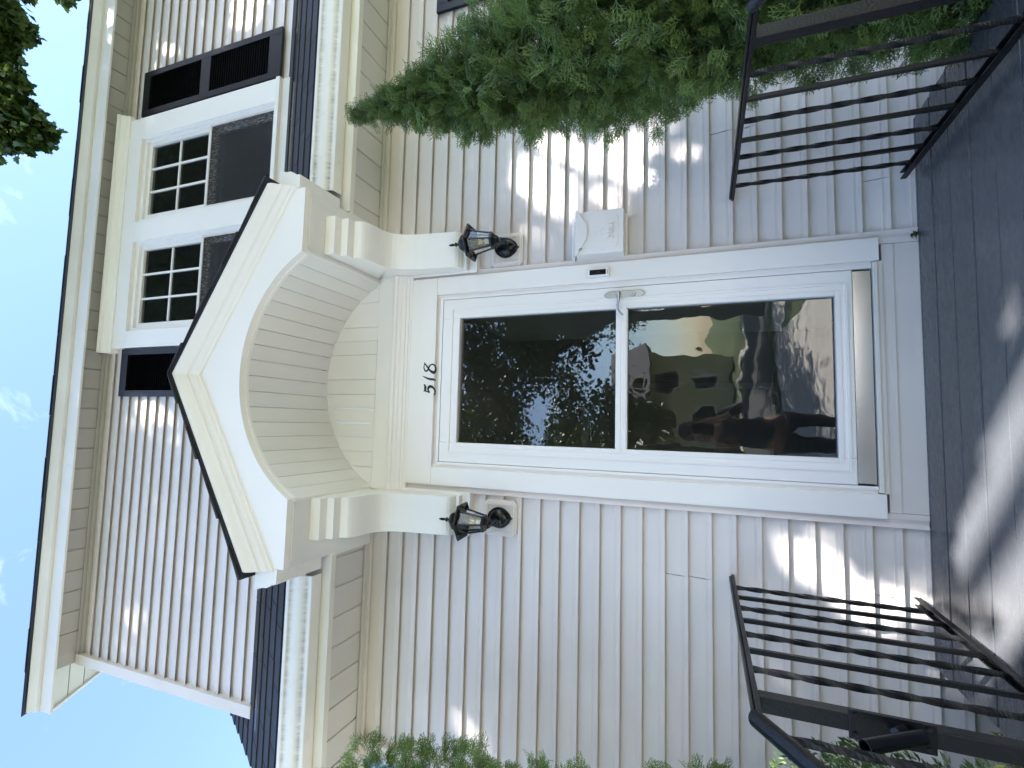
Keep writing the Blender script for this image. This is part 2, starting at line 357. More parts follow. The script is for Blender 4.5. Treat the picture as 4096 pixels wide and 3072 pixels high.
# upper wall
uw = MB().box(-2.05, 0.42, 0.0300, 0.12, 3.30, 5.25).box(1.05, 1.28, 0.0300, 0.12, 3.3, 5.25).box(1.90, XR_, 0.0300, 0.12, 3.3, 5.25).box(.4205, 1.0495, 0.0300, .12, 3.3, 3.56).box(.4205, 1.0495, 0.0300, .12, 4.90, 5.25).box(1.2805, 1.8995, 0.0300, .12, 3.3, 3.56).box(1.2805, 1.8995, 0.0300, .12, 4.90, 5.25).build('upper_wall', 'trim_grey', H)
for i in range(17):
    zb = 5.078 - 0.1012 * i; zt = zb + 0.0998
    if i == 16: zb = 3.462
    for a, b in ((XL, 0.268), (2.094, XR_)):
        clap(uw, a, b, zb, min(zt, 5.16))
MB().box(-2.092, -2.0195, -0.022, 0.06, 3.455, 5.199).build('corner_board', 'trim_grey', H, bevel=0.002)
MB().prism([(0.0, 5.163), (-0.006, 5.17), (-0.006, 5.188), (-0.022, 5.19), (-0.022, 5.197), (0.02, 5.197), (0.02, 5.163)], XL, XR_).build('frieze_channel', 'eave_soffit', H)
MB().box(-2.02, XR_, 0.001, 0.02, 3.440, 3.4615).build('starter_strip', 'trim_grey', H)

# lower overhang: soffit panels, fascia, gutter
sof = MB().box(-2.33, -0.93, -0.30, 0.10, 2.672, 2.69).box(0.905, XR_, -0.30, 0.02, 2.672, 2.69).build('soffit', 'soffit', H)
xs = -0.966
def sof_panel(x0, x1, y0, y1, z, parent, th=0.010):
    prof = [(x0 + .004, z), (x1 - .010, z), (x1 - .006, z + .007), (x1, z + .007), (x1, z + th), (x0, z + th), (x0, z + .003)]
    return MB().prism(prof, y0, y1, 'y').build('soffit_panel', 'soffit', parent)
sof_panel(xs + 0.001, -0.926, -0.278, -0.004, 2.660, sof)
x = xs
while x > -2.25:
    sof_panel(x - .154, x, -0.278, -0.004 if x > -2.0 else 0.05, 2.660, sof); x -= .155
sof_panel(0.907, 0.996, -0.278, -0.004, 2.660, sof)
x = 0.997
while x < XR_ - .1: sof_panel(x, x + .154, -0.278, -0.004, 2.660, sof); x += .155
fp = [(-0.274, 2.659), (-0.274, 2.649), (-0.308, 2.649), (-0.310, 2.652), (-0.308, 2.705), (-0.302, 2.82), (-0.29, 2.82), (-0.30, 2.66)]
MB().prism(fp, -2.33, -0.935).build('fascia', 'fascia', H, smooth=40); MB().prism(fp, 0.915, XR_).build('fascia', 'fascia', H, smooth=40)
# K-style gutter profile (y,z) and soot weight
GP = [(-0.312, 2.706), (-0.378, 2.706), (-0.381, 2.711), (-0.381, 2.722), (-0.384, 2.733), (-0.392, 2.745), (-0.399, 2.757), (-0.403, 2.77), (-0.405, 2.785), (-0.406, 2.800), (-0.409, 2.812), (-0.417, 2.820), (-0.417, 2.836), (-0.412, 2.842), (-0.402, 2.842)]
GS = [0.0, 0.0, 0.0, 0.05, 0.65, 0.25, 0.0, 0.0, 0.0, 0.15, 0.55, 0.1, 0.0, 0.0, 0.0]
def gutter_strip(name, prof_fn, a0, a1, soot_scale, parent, n=2):
    """prof_fn(p,a)->xyz; open K-gutter skin with thickness"""
    back = [(-0.316, 2.709), (-0.316, 2.835), (-0.312, 2.838), (-0.312, 2.706)]
    outer = GP; inner = [(p[0] + 0.004, p[1] + 0.004) for p in GP[::-1]]
    prof = outer + inner
    soot = GS + GS[::-1]
    mb = MB(); N_ = len(prof); vs = [prof_fn(p, a0) for p in prof] + [prof_fn(p, a1) for p in prof]
    fs = [(i, (i + 1) % N_, N_ + (i + 1) % N_, N_ + i) for i in range(N_)] + [tuple(range(N_)), tuple(range(N_, 2 * N_))]
    mb.add(vs, fs)
    for a in (a0, a1):
        pass
    o = mb.build(name, 'gutter', parent)
    at = o.data.attributes.new('soot', 'FLOAT', 'POINT'); at.data.foreach_set('value', [min(1, x * soot_scale) for x in soot * 2])
    return o
gl1 = gutter_strip('gutter', lambda p, a: (a, p[0], p[1]), -2.34, -1.121, 1.0, H)
gutter_strip('gutter_joint', lambda p, a: (a, p[0] - .0015, p[1] - .001), -1.1213, -1.04, 0.9, gl1)
gr1 = gutter_strip('gutter', lambda p, a: (a, p[0], p[1]), 1.188, XR_, 1.0, H)
gutter_strip('gutter_joint', lambda p, a: (a, p[0] - .0015, p[1] - .001), 1.01, 1.1883, 1.5, gr1)

# pent roof shingles
PY0, PZ0, PM = -0.36, 2.86, 1.7
pl = math.hypot(1, PM); pd = Vector((0, 1 / pl, PM / pl)); pn = Vector((0, -PM / pl, 1 / pl))
def P3(x, s, h): v = Vector((x, PY0, PZ0)) + pd * s + pn * h; return (v.x, v.y, v.z)
def roof_slab(xa, xb, name, sa=-.06, sb=.70, par=None):
    return MB().add([P3(xa, sa, -.02), P3(xb, sa, -.02), P3(xb, sb, -.02), P3(xa, sb, -.02), P3(xa, sa, -.004), P3(xb, sa, -.004), P3(xb, sb, -.004), P3(xa, sb, -.004)],
              [(0, 3, 2, 1), (4, 5, 6, 7), (0, 1, 5, 4), (1, 2, 6, 5), (2, 3, 7, 6), (3, 0, 4, 7)]).build(name, 'shingle', par or H)
pr = roof_slab(-2.31, -.80, 'pent_roof'); pr2 = roof_slab(.77, XR_, 'pent_roof')
# the part of the slope that runs on past the corner of the upper wall
MB().add([P3(-2.31, .701, -.02), P3(-2.093, .701, -.02), P3(-2.093, 1.5, -.02), P3(-2.31, 1.5, -.02), P3(-2.31, .701, -.004), P3(-2.093, .701, -.004), P3(-2.093, 1.5, -.004), P3(-2.31, 1.5, -.004)],
         [(0, 3, 2, 1), (4, 5, 6, 7), (0, 1, 5, 4), (1, 2, 6, 5), (2, 3, 7, 6), (3, 0, 4, 7)]).build('pent_roof_return', 'shingle', H)
def shingle(x0, x1, s0, L, parent, h0=0.010, lift=0.0):
    # a tab: butt edge proud at the bottom, tucked in at the top, slightly uneven
    j = rnd.uniform(-.004, .004)
    vs = [P3(x0, s0 + j, 0.0 + lift), P3(x1, s0 + j, 0.0), P3(x1, s0 + L, -.002), P3(x0, s0 + L, -.002), P3(x0, s0 + j, h0 + lift), P3(x1, s0 + j, h0), P3(x1, s0 + L, .002), P3(x0, s0 + L, .002)]
    return MB().add(vs, [(0, 3, 2, 1), (4, 5, 6, 7), (0, 1, 5, 4), (1, 2, 6, 5), (2, 3, 7, 6), (3, 0, 4, 7)]).build('shingle', 'shingle', parent)
for r in range(11):
    s0 = -0.035 + 0.128 * r
    xx = -2.325 + rnd.uniform(-.004, .006); first = True
    lim = XR_ if r < 6 else -2.10
    while xx < lim:
        w = rnd.uniform(.29, .33) if not first else (.33 if r % 2 else .17); first = False
        x1 = min(xx + w, lim)
        if x1 < -.80 or xx > .72: shingle(xx, x1 - .007, s0, .14, pr if x1 < 0 else pr2)
        xx = x1
# head flashing between the top course and the wall
for a, b in ((-2.10, -.45), (.42, XR_)): MB().prism([(0.012, 3.462), (-0.004, 3.470), (-0.022, 3.44), (-0.095, 3.325), (-0.092, 3.322), (0.012, 3.44)], a, b).build('flashing', M['gloss_black'], H)

# top eave
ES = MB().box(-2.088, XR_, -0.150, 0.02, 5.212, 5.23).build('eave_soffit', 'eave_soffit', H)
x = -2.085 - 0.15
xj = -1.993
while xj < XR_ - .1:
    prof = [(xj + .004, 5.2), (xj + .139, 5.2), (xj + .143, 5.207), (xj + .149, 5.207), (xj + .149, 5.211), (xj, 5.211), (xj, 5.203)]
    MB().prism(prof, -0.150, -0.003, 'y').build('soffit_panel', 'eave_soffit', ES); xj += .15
for a, b in ((-2.37, -0.62), (-0.6195, 1.52), (1.5205, XR_)):
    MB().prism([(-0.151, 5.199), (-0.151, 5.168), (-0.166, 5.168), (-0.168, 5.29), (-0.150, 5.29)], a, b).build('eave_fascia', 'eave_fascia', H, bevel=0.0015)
for a, b in ((-2.37, 0.31), (0.3105, XR_)):
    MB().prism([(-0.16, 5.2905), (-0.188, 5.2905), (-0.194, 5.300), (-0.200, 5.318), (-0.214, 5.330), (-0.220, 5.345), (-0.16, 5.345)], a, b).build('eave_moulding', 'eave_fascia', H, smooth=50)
SL = 0.62
MB().prism([(-0.234, 5.346), (-0.236, 5.356), (4.0, 5.356 + SL * 4.236), (4.0, 5.346 + SL * 4.234)], -2.385, XR_).build('main_roof', 'shingle', H)
for i in range(22):
    x0 = -2.392 + i * .305; rr = rnd.uniform(0, .006)
    MB().prism([(-0.237 - rr, 5.3562), (-0.237 - rr, 5.364), (0.0, 5.364 + SL * .237), (0.0, 5.3562 + SL * .237)], x0, x0 + .302).build('roof_edge_shingle', 'shingle', H)
rk = lambda y: 5.168 + SL * (y + .165)
MB().add([(-2.37, -.149, rk(-.149)), (-2.37, 4, rk(4)), (-2.37, 4, rk(4) + .16), (-2.37, -.149, rk(-.149) + .16), (-2.352, -.149, rk(-.149)), (-2.352, 4, rk(4)), (-2.352, 4, rk(4) + .16), (-2.352, -.149, rk(-.149) + .16)],
         [(0, 1, 2, 3), (4, 7, 6, 5), (0, 4, 5, 1), (1, 5, 6, 2), (2, 6, 7, 3), (3, 7, 4, 0)]).build('rake_board', 'eave_fascia', H)
RS = MB().add([(-2.351, -.149, rk(-.149) + .034), (-2.0895, -.149, rk(-.149) + .034), (-2.0895, 4, rk(4) + .034), (-2.351, 4, rk(4) + .034), (-2.351, -.149, rk(-.149) + .044), (-2.0895, -.149, rk(-.149) + .044), (-2.0895, 4, rk(4) + .044), (-2.351, 4, rk(4) + .044)],
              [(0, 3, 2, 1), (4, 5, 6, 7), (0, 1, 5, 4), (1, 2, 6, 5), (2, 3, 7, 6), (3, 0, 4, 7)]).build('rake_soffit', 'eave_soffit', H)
for i in range(8):
    y0 = -.148 + i * .155; y1 = y0 + .143
    MB().add([(-2.35, y0, rk(y0) + .023), (-2.0895, y0, rk(y0) + .023), (-2.0895, y1, rk(y1) + .020), (-2.35, y1, rk(y1) + .020), (-2.35, y0, rk(y0) + .033), (-2.0895, y0, rk(y0) + .033), (-2.0895, y1, rk(y1) + .033), (-2.35, y1, rk(y1) + .033)],
             [(0, 3, 2, 1), (4, 5, 6, 7), (0, 1, 5, 4), (1, 2, 6, 5), (2, 3, 7, 6), (3, 0, 4, 7)]).build('soffit_panel', 'soffit', RS)
# gable end wall of the attic, hidden behind the eave, and the far side
MB().prism([(0.02, 5.2), (7.5, 5.2), (4.0, 7.7), (0.02, 5.25)], -2.0, -1.98).build('gable_wall', 'siding', H)
MB().box(XR_ - .02, XR_, 0.03, 7.5, GZ, 5.3).build('side_wall', 'siding', H)

# ------------------------------------------------------------------ portico (door hood)
PC = -0.0185; PHW = 0.9125; PYF = -0.645; PZ = 2.637
PO = MB().box(PC - .3, PC + .3, -.55, .0, 3.06, 3.09).build('portico', 'brush_white', H, label='white arched gable hood over the front door')
for sx in (-1, 1):
    xa, xb = sorted((PC + sx * .5925, PC + sx * (PHW - .0325)))
    MB().box(xa, xb, -0.609, 0.018, PZ + .0, PZ + .02).build('hood_soffit', 'brush_white', PO)
    xa, xb = sorted((PC + sx * (PHW - .0322), PC + sx * (PHW + .012)))
    MB().box(xa, xb, -0.3095, 0.018, PZ + .001, PZ + .03).build('hood_soffit', 'brush_white', PO)
aw, ah = 0.592, 0.355; AR = (aw * aw + ah * ah) / (2 * ah); AZ = PZ + ah - AR; A0 = math.asin(aw / AR)
def arc(a, r=AR): return (PC + r * math.sin(a), AZ + r * math.cos(a))
NA = 40
top = lambda x: 3.335 - 0.62 * abs(x - PC)
# front board with the arch cut out
mb = MB(); vs = []; 
ang = [-A0 + 2 * A0 * i / NA for i in range(NA + 1)]
cols = [(PC - PHW, PZ)] + [arc(a) for a in ang] + [(PC + PHW, PZ)]
for (xx_, zz_) in cols: vs += [(xx_, PYF, zz_), (xx_, PYF, top(xx_) - .005)]
n = len(cols); vs += [(p[0], PYF + .035, p[2]) for p in vs]
fs = []
for i in range(n - 1):
    a, b, c, d = 2 * i, 2 * i + 1, 2 * i + 3, 2 * i + 2; o = 2 * n
    fs += [(a, d, c, b), (a + o, b + o, c + o, d + o), (a, a + o, d + o, d), (b, c, c + o, b + o)]
fs += [(0, 1, 1 + 2 * n, 2 * n), (2 * n - 2, 2 * n - 1 + 2 * n - 0, 2 * n - 1, 2 * n - 1)] if False else [(0, 1, 1 + 2 * n, 2 * n), (2 * n - 2, 4 * n - 2, 4 * n - 1, 2 * n - 1)]
mb.add(vs, fs).build('front_board', 'white', PO)
# arched bead behind the board edge, then the curved lining boards
mb = MB()
for (r0, r1, y0, y1) in ((AR - .004, AR + .018, PYF + .035, PYF + .052),):
    v2 = []
    for a in ang: v2 += [(*arc(a, r0), y0), (*arc(a, r1), y0), (*arc(a, r1), y1), (*arc(a, r0), y1)]
    v2 = [(p[0], p[2], p[1]) for p in v2]; f2 = []
    for i in range(NA):
        for k in range(4): f2.append((4 * i + k, 4 * i + (k + 1) % 4, 4 * i + 4 + (k + 1) % 4, 4 * i + 4 + k))
    f2 += [(0, 1, 2, 3), (4 * NA, 4 * NA + 1, 4 * NA + 2, 4 * NA + 3)]
    mb.add(v2, f2)
mb.build('arch_bead', 'white', PO, smooth=30)
NB = 18
for i in range(NB):
    a0 = -A0 + 2 * A0 * i / NB + .0018; a1 = -A0 + 2 * A0 * (i + 1) / NB - .0018
    lift = rnd.uniform(0, .0015); sub = 4; v2 = []
    for k in range(sub + 1):
        a = a0 + (a1 - a0) * k / sub; r = AR + lift + (.004 if k in (0, sub) else 0)
        aa = a
        x0, z0 = arc(aa, r); x1, z1 = arc(aa, AR + .02)
        v2 += [(x0, PYF + .052, z0), (x0, 0.016, z0), (x1, 0.016, z1), (x1, PYF + .052, z1)]
    f2 = []
    for k in range(sub):
        for q in range(4): f2.append((4 * k + q, 4 * k + (q + 1) % 4, 4 * k + 4 + (q + 1) % 4, 4 * k + 4 + q))
    f2 += [(0, 1, 2, 3), (4 * sub, 4 * sub + 1, 4 * sub + 2, 4 * sub + 3)]
    MB().add(v2, f2).build('vault_board', 'brush_white', PO, smooth=30)
# white strip along the spring line of the vault, dropping a little below the soffit
for sx in (-1, 1):
    xe = PC + sx * (aw + .001)
    MB().box(min(xe, xe + sx * .012), max(xe, xe + sx * .012), PYF + .036, -0.02, PZ - .008, PZ + .018).build('spring_strip', 'white', PO)
    # soffit edge strip next to the side board
    x0, x1 = PC + sx * (PHW - .032), PC + sx * PHW
    MB().box(min(x0, x1), max(x0, x1), PYF + .036, -0.310, PZ + .001, PZ + .09).build('side_board', 'brush_white', PO)
    MB().box(min(PC + sx * .62, x0 - sx * .001), max(PC + sx * .62, x0 - sx * .001), PYF + .036, PYF + .060, PZ - .006, PZ + .02).build('soffit_trim', 'brush_white', PO)
# tympanum planks between vault and door head
k = 0; xb = PC - .66
while xb < PC + .66:
    x1 = min(xb + rnd.choice((.083, .088, .15)), PC + .66)
    mb = MB(); v2 = []; m_ = 6
    for q in range(m_ + 1):
        xq = xb + .001 + (x1 - xb - .002) * q / m_
        dx = xq - PC; zt = AZ + math.sqrt(max(AR * AR - dx * dx, 0)) + .015 if abs(dx) < aw + .02 else PZ + .01
        zt = max(zt, PZ + .01)
        v2 += [(xq, -.020 + k, 2.6375), (xq, -.020 + k, zt), (xq, .015, zt), (xq, .015, 2.6375)]
    f2 = []
    for q in range(m_):
        for w in range(4): f2.append((4 * q + w, 4 * q + (w + 1) % 4, 4 * q + 4 + (w + 1) % 4, 4 * q + 4 + w))
    f2 += [(0, 1, 2, 3), (4 * m_, 4 * m_ + 1, 4 * m_ + 2, 4 * m_ + 3)]
    mb.add(v2, f2).build('tympanum_plank', 'aged_cream', PO); xb = x1; k = rnd.uniform(-.0012, .0012)
MB().box(-0.622, 0.606, -.0215, .015, 2.505, 2.6355).build('frieze_board', 'aged_cream', PO, bevel=.001)
# raking mouldings (swept along the two slopes) and shingles of the hood
def rake(prof, sx, name, mat):
    """prof: (y, h) with h measured straight down from the roof line"""
    n = len(prof); v2 = []
    xa, xe = PC, PC + sx * (PHW + .012)
    for xq in (xa, xe):
        for (y, h) in prof: v2.append((xq, y, 3.382 - .62 * abs(xq - PC) - h))
    f2 = [(i, (i + 1) % n, n + (i + 1) % n, n + i) for i in range(n)] + [tuple(range(n)), tuple(range(n, 2 * n))]
    return MB().add(v2, f2).build(name, mat, PO, smooth=35)
CR = [(-.60, 0.0), (-.715, 0.0), (-.715, .018), (-.709, .030), (-.694, .045), (-.688, .060), (-.686, .066), (-.676, .068), (-.672, .080), (-.668, .098), (-.657, .108), (-.655, .118), (-.6455, .120), (-.6455, .125), (-.60, .125)]
for sx in (-1, 1): rake(CR, sx, 'rake_moulding', 'white')
def hood(x, y, h): return (x, y, 3.384 - .62 * abs(x - PC) + h)
for sx in (-1, 1):
    xa, xe = PC, PC + sx * (PHW + .024)
    v2 = [hood(xa, -.722, 0), hood(xe, -.722, 0), hood(xe, 0.02, 0), hood(xa, 0.02, 0), hood(xa, -.722, .010), hood(xe, -.722, .010), hood(xe, .02, .010), hood(xa, .02, .010)]
    MB().add(v2, [(0, 1, 2, 3), (4, 7, 6, 5), (0, 4, 5, 1), (1, 5, 6, 2), (2, 6, 7, 3), (3, 7, 4, 0)]).build('hood_roof', 'shingle', PO)
    q = 0
    while q < 7:
        s0, s1 = q * .135, min((q + 1) * .135 + .02, PHW + .03)
        for r_ in range(3):
            ya = -.727 + r_ * .25 - (.0 if q % 2 else 0.006); yb = min(-.727 + (r_ + 1) * .25 - .003, .018)
            j = rnd.uniform(0, .004)
            xa, xe = PC + sx * s0, PC + sx * (s1 + (.0 if q < 6 else .012))
            v2 = [hood(xa, ya, .0105), hood(xe, ya, .0105), hood(xe, yb, .0105), hood(xa, yb, .0105), hood(xa, ya, .013), hood(xe, ya, .022 + j), hood(xe, yb, .022), hood(xa, yb, .013)]
            MB().add(v2, [(0, 1, 2, 3), (4, 7, 6, 5), (0, 4, 5, 1), (1, 5, 6, 2), (2, 6, 7, 3), (3, 7, 4, 0)]).build('shingle', 'shingle', PO)
        q += 1
    # eave gutter of the hood
    off = -0.312
    fn = (lambda sx: (lambda p, a: (PC + sx * (PHW + .002 + (off - p[0]) * 1.0), a, p[1] - .034)))(sx)
    gutter_strip('side_gutter', fn, -.640, -.36, 1.6, PO)
    # dented end of the side gutter
    endp = [(0.0, 2.672), (.066, 2.672), (.070, 2.70), (.090, 2.73), (.094, 2.778), (.105, 2.79), (.105, 2.806), (0.0, 2.80)]
    MB().prism([(PC + sx * (PHW + .002 + a), b) for a, b in endp], -.648, -.6405, 'y').build('gutter_end', 'gutter', PO)
    gx0, gx1 = PC + sx * (PHW + .002), PC + sx * (PHW + .1)
# scroll brackets
BP = [(-.030, 2.012), (-.030, 2.037), (-.068, 2.040), (-.068, 2.056), (-.083, 2.062), (-.100, 2.075), (-.109, 2.09), (-.114, 2.11), (-.122, 2.16), (-.130, 2.224), (-.136, 2.28), (-.144, 2.331), (-.156, 2.372), (-.169, 2.402), (-.180, 2.420), (-.196, 2.438), (-.215, 2.450), (-.240, 2.459), (-.268, 2.464), (-.300, 2.467), (-.330, 2.470), (-.352, 2.475), (-.372, 2.484), (-.385, 2.494), (-.390, 2.503), (-.400, 2.533),
      (-.445, 2.536), (-.447, 2.576), (-.492, 2.580), (-.497, 2.6365), (-.02, 2.6365)]
for (x0, x1) in ((-.823, -.623), (.607, .805)):
    body = BP[2:]
    MB().prism([(-.0305, 2.040)] + body + [(-.0305, 2.6365)], x0, x1).build('bracket', 'crack_white', PO, bevel=.0015)
    MB().box(x0 - .012, x1 + .016, -.030, .015, 1.993, 2.640).build('bracket_backplate', 'crack_white', PO, bevel=.001)
# crown moulding under the frieze board
MB().prism([(.0, 2.3975), (-.034, 2.3975), (-.036, 2.412), (-.040, 2.414), (-.041, 2.428), (-.047, 2.432), (-.050, 2.452), (-.056, 2.458), (-.060, 2.474), (-.068, 2.480), (-.070, 2.497), (-.066, 2.5045), (.0, 2.5045)], -.6215, .6055).build('crown_moulding', 'white', PO, smooth=25)

# ------------------------------------------------------------------ door surround
DF = MB().box(-.579, .579, -.034, .02, 2.2362, 2.3972).build('door_surround', 'white', H, bevel=.0015)
MB().box(-.579, -.483, -.034, .02, .143, 2.2355).build('casing', 'white', DF, bevel=.002)
MB().box(.483, .579, -.034, .02, .143, 2.2355).build('casing', 'white', DF, bevel=.002)
for sx in (-1, 1):
    a, b = (.5795, .612); x0, x1 = (a, b) if sx > 0 else (-b, -a)
    MB().prism([(x0, .02), (x0, -.010), (x0 + .010 if sx > 0 else x0 + .022, -.012), (x0 + .011 if sx > 0 else x0 + .023, -.006), (x1, -.016), (x1, .02)] if sx > 0 else [(x0, .02), (x0, -.016), (x0 + .022, -.006), (x0 + .023, -.012), (x1, -.010), (x1, .02)], 0.001, 2.396, 'z').build('channel', 'trim_grey', DF)
    x0, x1 = (.556, .5788) if sx > 0 else (-.5788, -.556)
    MB().box(x0, x1, -.016, .018, .001, .1425).build('channel', 'trim_grey', DF)
    # jamb and storm frame step
    x0, x1 = (.468, .4828) if sx > 0 else (-.4828, -.468)
    MB().box(x0, x1, -.014, .10, .168, 2.2355).build('jamb', 'white', DF)
    x0, x1 = (.4535, .4678) if sx > 0 else (-.4678, -.4535)
    MB().box(x0, x1, -.024, .05, .168, 2.215).build('storm_frame', 'vinyl', DF, bevel=.001)
MB().box(-.468, .468, -.012, .10, 2.218, 2.2358).build('jamb', 'trim_grey', DF)
MB().box(-.4533, .4533, -.022, .05, 2.200, 2.2175).build('storm_frame', 'vinyl', DF, bevel=.001)
MB().box(-.478, .478, -.030, .10, .150, .166).build('sill', 'fascia', DF, bevel=.001)
MB().box(-.482, .482, -.022, .02, .1300, .1495).build('sill', 'trim_grey', DF)
MB().box(-.555, .555, -.014, .02, .0885, .1295).build('base_board', 'trim_grey', DF, bevel=.001)
MB().box(-.555, .555, -.008, .02, -.02, .0875).build('base_board', 'trim_grey', DF, bevel=.001)

# storm door
SD = MB().box(-.4515, .4515, .046, .05, .17, .176).build('storm_door', 'vinyl', H, label='white full-glass storm door with a lever handle')
def vbar(x0, x1, z0, z1, name): return MB().box(x0, x1, -.020, .020, z0, z1).build(name, 'vinyl', SD, bevel=.0025)
vbar(-.4515, -.3445, .2375, 2.197, 'stile'); vbar(.3445, .4515, .2375, 2.197, 'stile')
vbar(-.344, .344, 2.091, 2.197, 'rail'); vbar(-.344, .344, 1.174, 1.231, 'rail'); vbar(-.344, .344, .2375, .302, 'rail')
# raised moulding around both panes: two stepped rings
def ring(xo, zo0, zo1, w, y0, y1, name):
    for (a, b, c, d) in ((-xo, xo, zo1 - w, zo1), (-xo, xo, zo0, zo0 + w), (-xo, -xo + w, zo0 + w + .0003, zo1 - w - .0003), (xo - w, xo, zo0 + w + .0003, zo1 - w - .0003)):
        MB().box(a, b, y0, y1, c, d).build(name, 'vinyl', SD, bevel=.0012)
ring(.400, .256, 2.146, .012, -.026, -.0201, 'bead')
ring(.366, 1.206, 2.112, .020, -.0235, -.0201, 'glazing_bead'); ring(.366, .283, 1.199, .020, -.0235, -.0201, 'glazing_bead')
MB().box(-.3445, .3445, .004, .008, 1.2305, 2.092).build('pane', 'glass_flat', SD); MB().box(-.3445, .3445, .004, .008, .3015, 1.1745).build('pane', 'glass_wavy', SD)
MB().box(-.445, .445, -.0185, .0, .171, .2365).build('kick_plate', 'alu', SD, bevel=.001)
# handle set
hp = []
for z0, s_ in ((1.190, 1),):
    prof = [(-.0175, -.077), (-.0175, .077), (-.013, .084), (-.010, .092), (0, .1015), (.010, .092), (.013, .084), (.0175, .077), (.0175, -.077), (.013, -.084), (.010, -.092), (0, -.1015), (-.010, -.092), (-.013, -.084)]
    MB().prism([(.4145 + a, z0 + b) for a, b in prof], -.0275, -.0203, 'y').build('handle_plate', 'nickel', SD, bevel=.002)
MB().tube([(.4165, -.027, 1.216), (.4165, -.055, 1.216)], .012, 14).build('handle_boss', 'nickel', SD, smooth=40)
lp = [(.4165, -.062, 1.216), (.402, -.063, 1.214), (.388, -.064, 1.211), (.372, -.066, 1.213), (.352, -.067, 1.216), (.333, -.066, 1.214), (.318, -.064, 1.206), (.308, -.062, 1.197), (.303, -.061, 1.190)]
MB().tube(lp, [.013, .011, .0068, .0058, .0055, .0052, .005, .0048, .004], 12).build('lever', 'nickel', SD, smooth=50)
MB().lathe([(.013, 0), (.013, .004), (.0115, .006)], n=18).build('lock', 'nickel', SD, smooth=40)
lk = [o for o in SD.children if o.name.startswith('lock')][0]; lk.rotation_euler = (PI / 2, 0, 0); lk.location = (.4135, -.0275, 1.149)
MB().box(.4105, .4165, -.0345, -.0337, 1.1485, 1.1500).build('key_slot', 'gloss_black', SD)
# hall behind the glass
HL = MB().box(-1.3, 1.3, 3.5, 3.55, -.1, 2.6).box(-1.35, -1.3, .13, 3.5, -.1, 2.6).box(1.3, 1.35, .13, 3.5, -.1, 2.6).box(-1.3, 1.3, .125, 3.5, 2.55, 2.6).box(-1.3, -.47, .125, .14, -.1, 2.55).box(.47, 1.3, .125, .14, -.1, 2.55).box(-.469, .469, .125, .14, 2.23, 2.549).build('hall', 'hall', H)
MB().box(-1.3, 1.3, .1, 3.5, .10, .14).build('hall_floor', 'hall_dark', HL)
MB().box(.385, .430, .15, 1.02, .145, 2.19).build('inner_door', 'door_grey', HL, bevel=.003)
MB().box(.20, .26, 3.4, 3.49, .15, 2.1).box(-.5, -.44, 3.4, 3.49, .15, 2.1).box(-.5, .26, 3.4, 3.49, 2.1, 2.18).build('far_door_frame', 'door_grey', HL)
MB().box(-1.25, -.75, 1.6, 2.4, .145, .95).build('console_table', 'hall_dark', HL, bevel=.01)
MB().box(-1.2, -.95, .6, 1.3, .145, 1.9).build('bookcase', 'hall_dark', HL, bevel=.01)

# ------------------------------------------------------------------ upper window
YW = -.030
WC = MB().box(.267, 2.095, YW, .02, 4.9315, 5.075).build('window_casing', 'white', H, bevel=.0015, label='white casing around the pair of upper windows')
MB().box(.267, .398, YW, .02, 3.5505, 4.931).build('casing', 'white', WC, bevel=.0015)
MB().box(1.0925, 1.252, YW, .02, 3.5505, 4.931).build('mullion', 'white', WC, bevel=.0015)
MB().box(1.931, 2.095, YW, .02, 3.5505, 4.931).build('casing', 'white', WC, bevel=.0015)
MB().box(.2675, 2.0945, -.045, .02, 3.515, 3.550).build('sill', 'white', WC, bevel=.002)
MB().box(.275, 2.087, -.020, .02, 3.450, 3.5145).build('apron', 'brush_white', WC, bevel=.001)
MB().prism([(.02, 5.0755), (-.038, 5.0755), (-.044, 5.084), (-.046, 5.098), (-.060, 5.106), (-.070, 5.122), (-.074, 5.126), (-.088, 5.128), (-.092, 5.15), (-.086, 5.162), (.02, 5.162)], .232, 2.132).build('head_moulding', 'crack_white', WC, smooth=30)
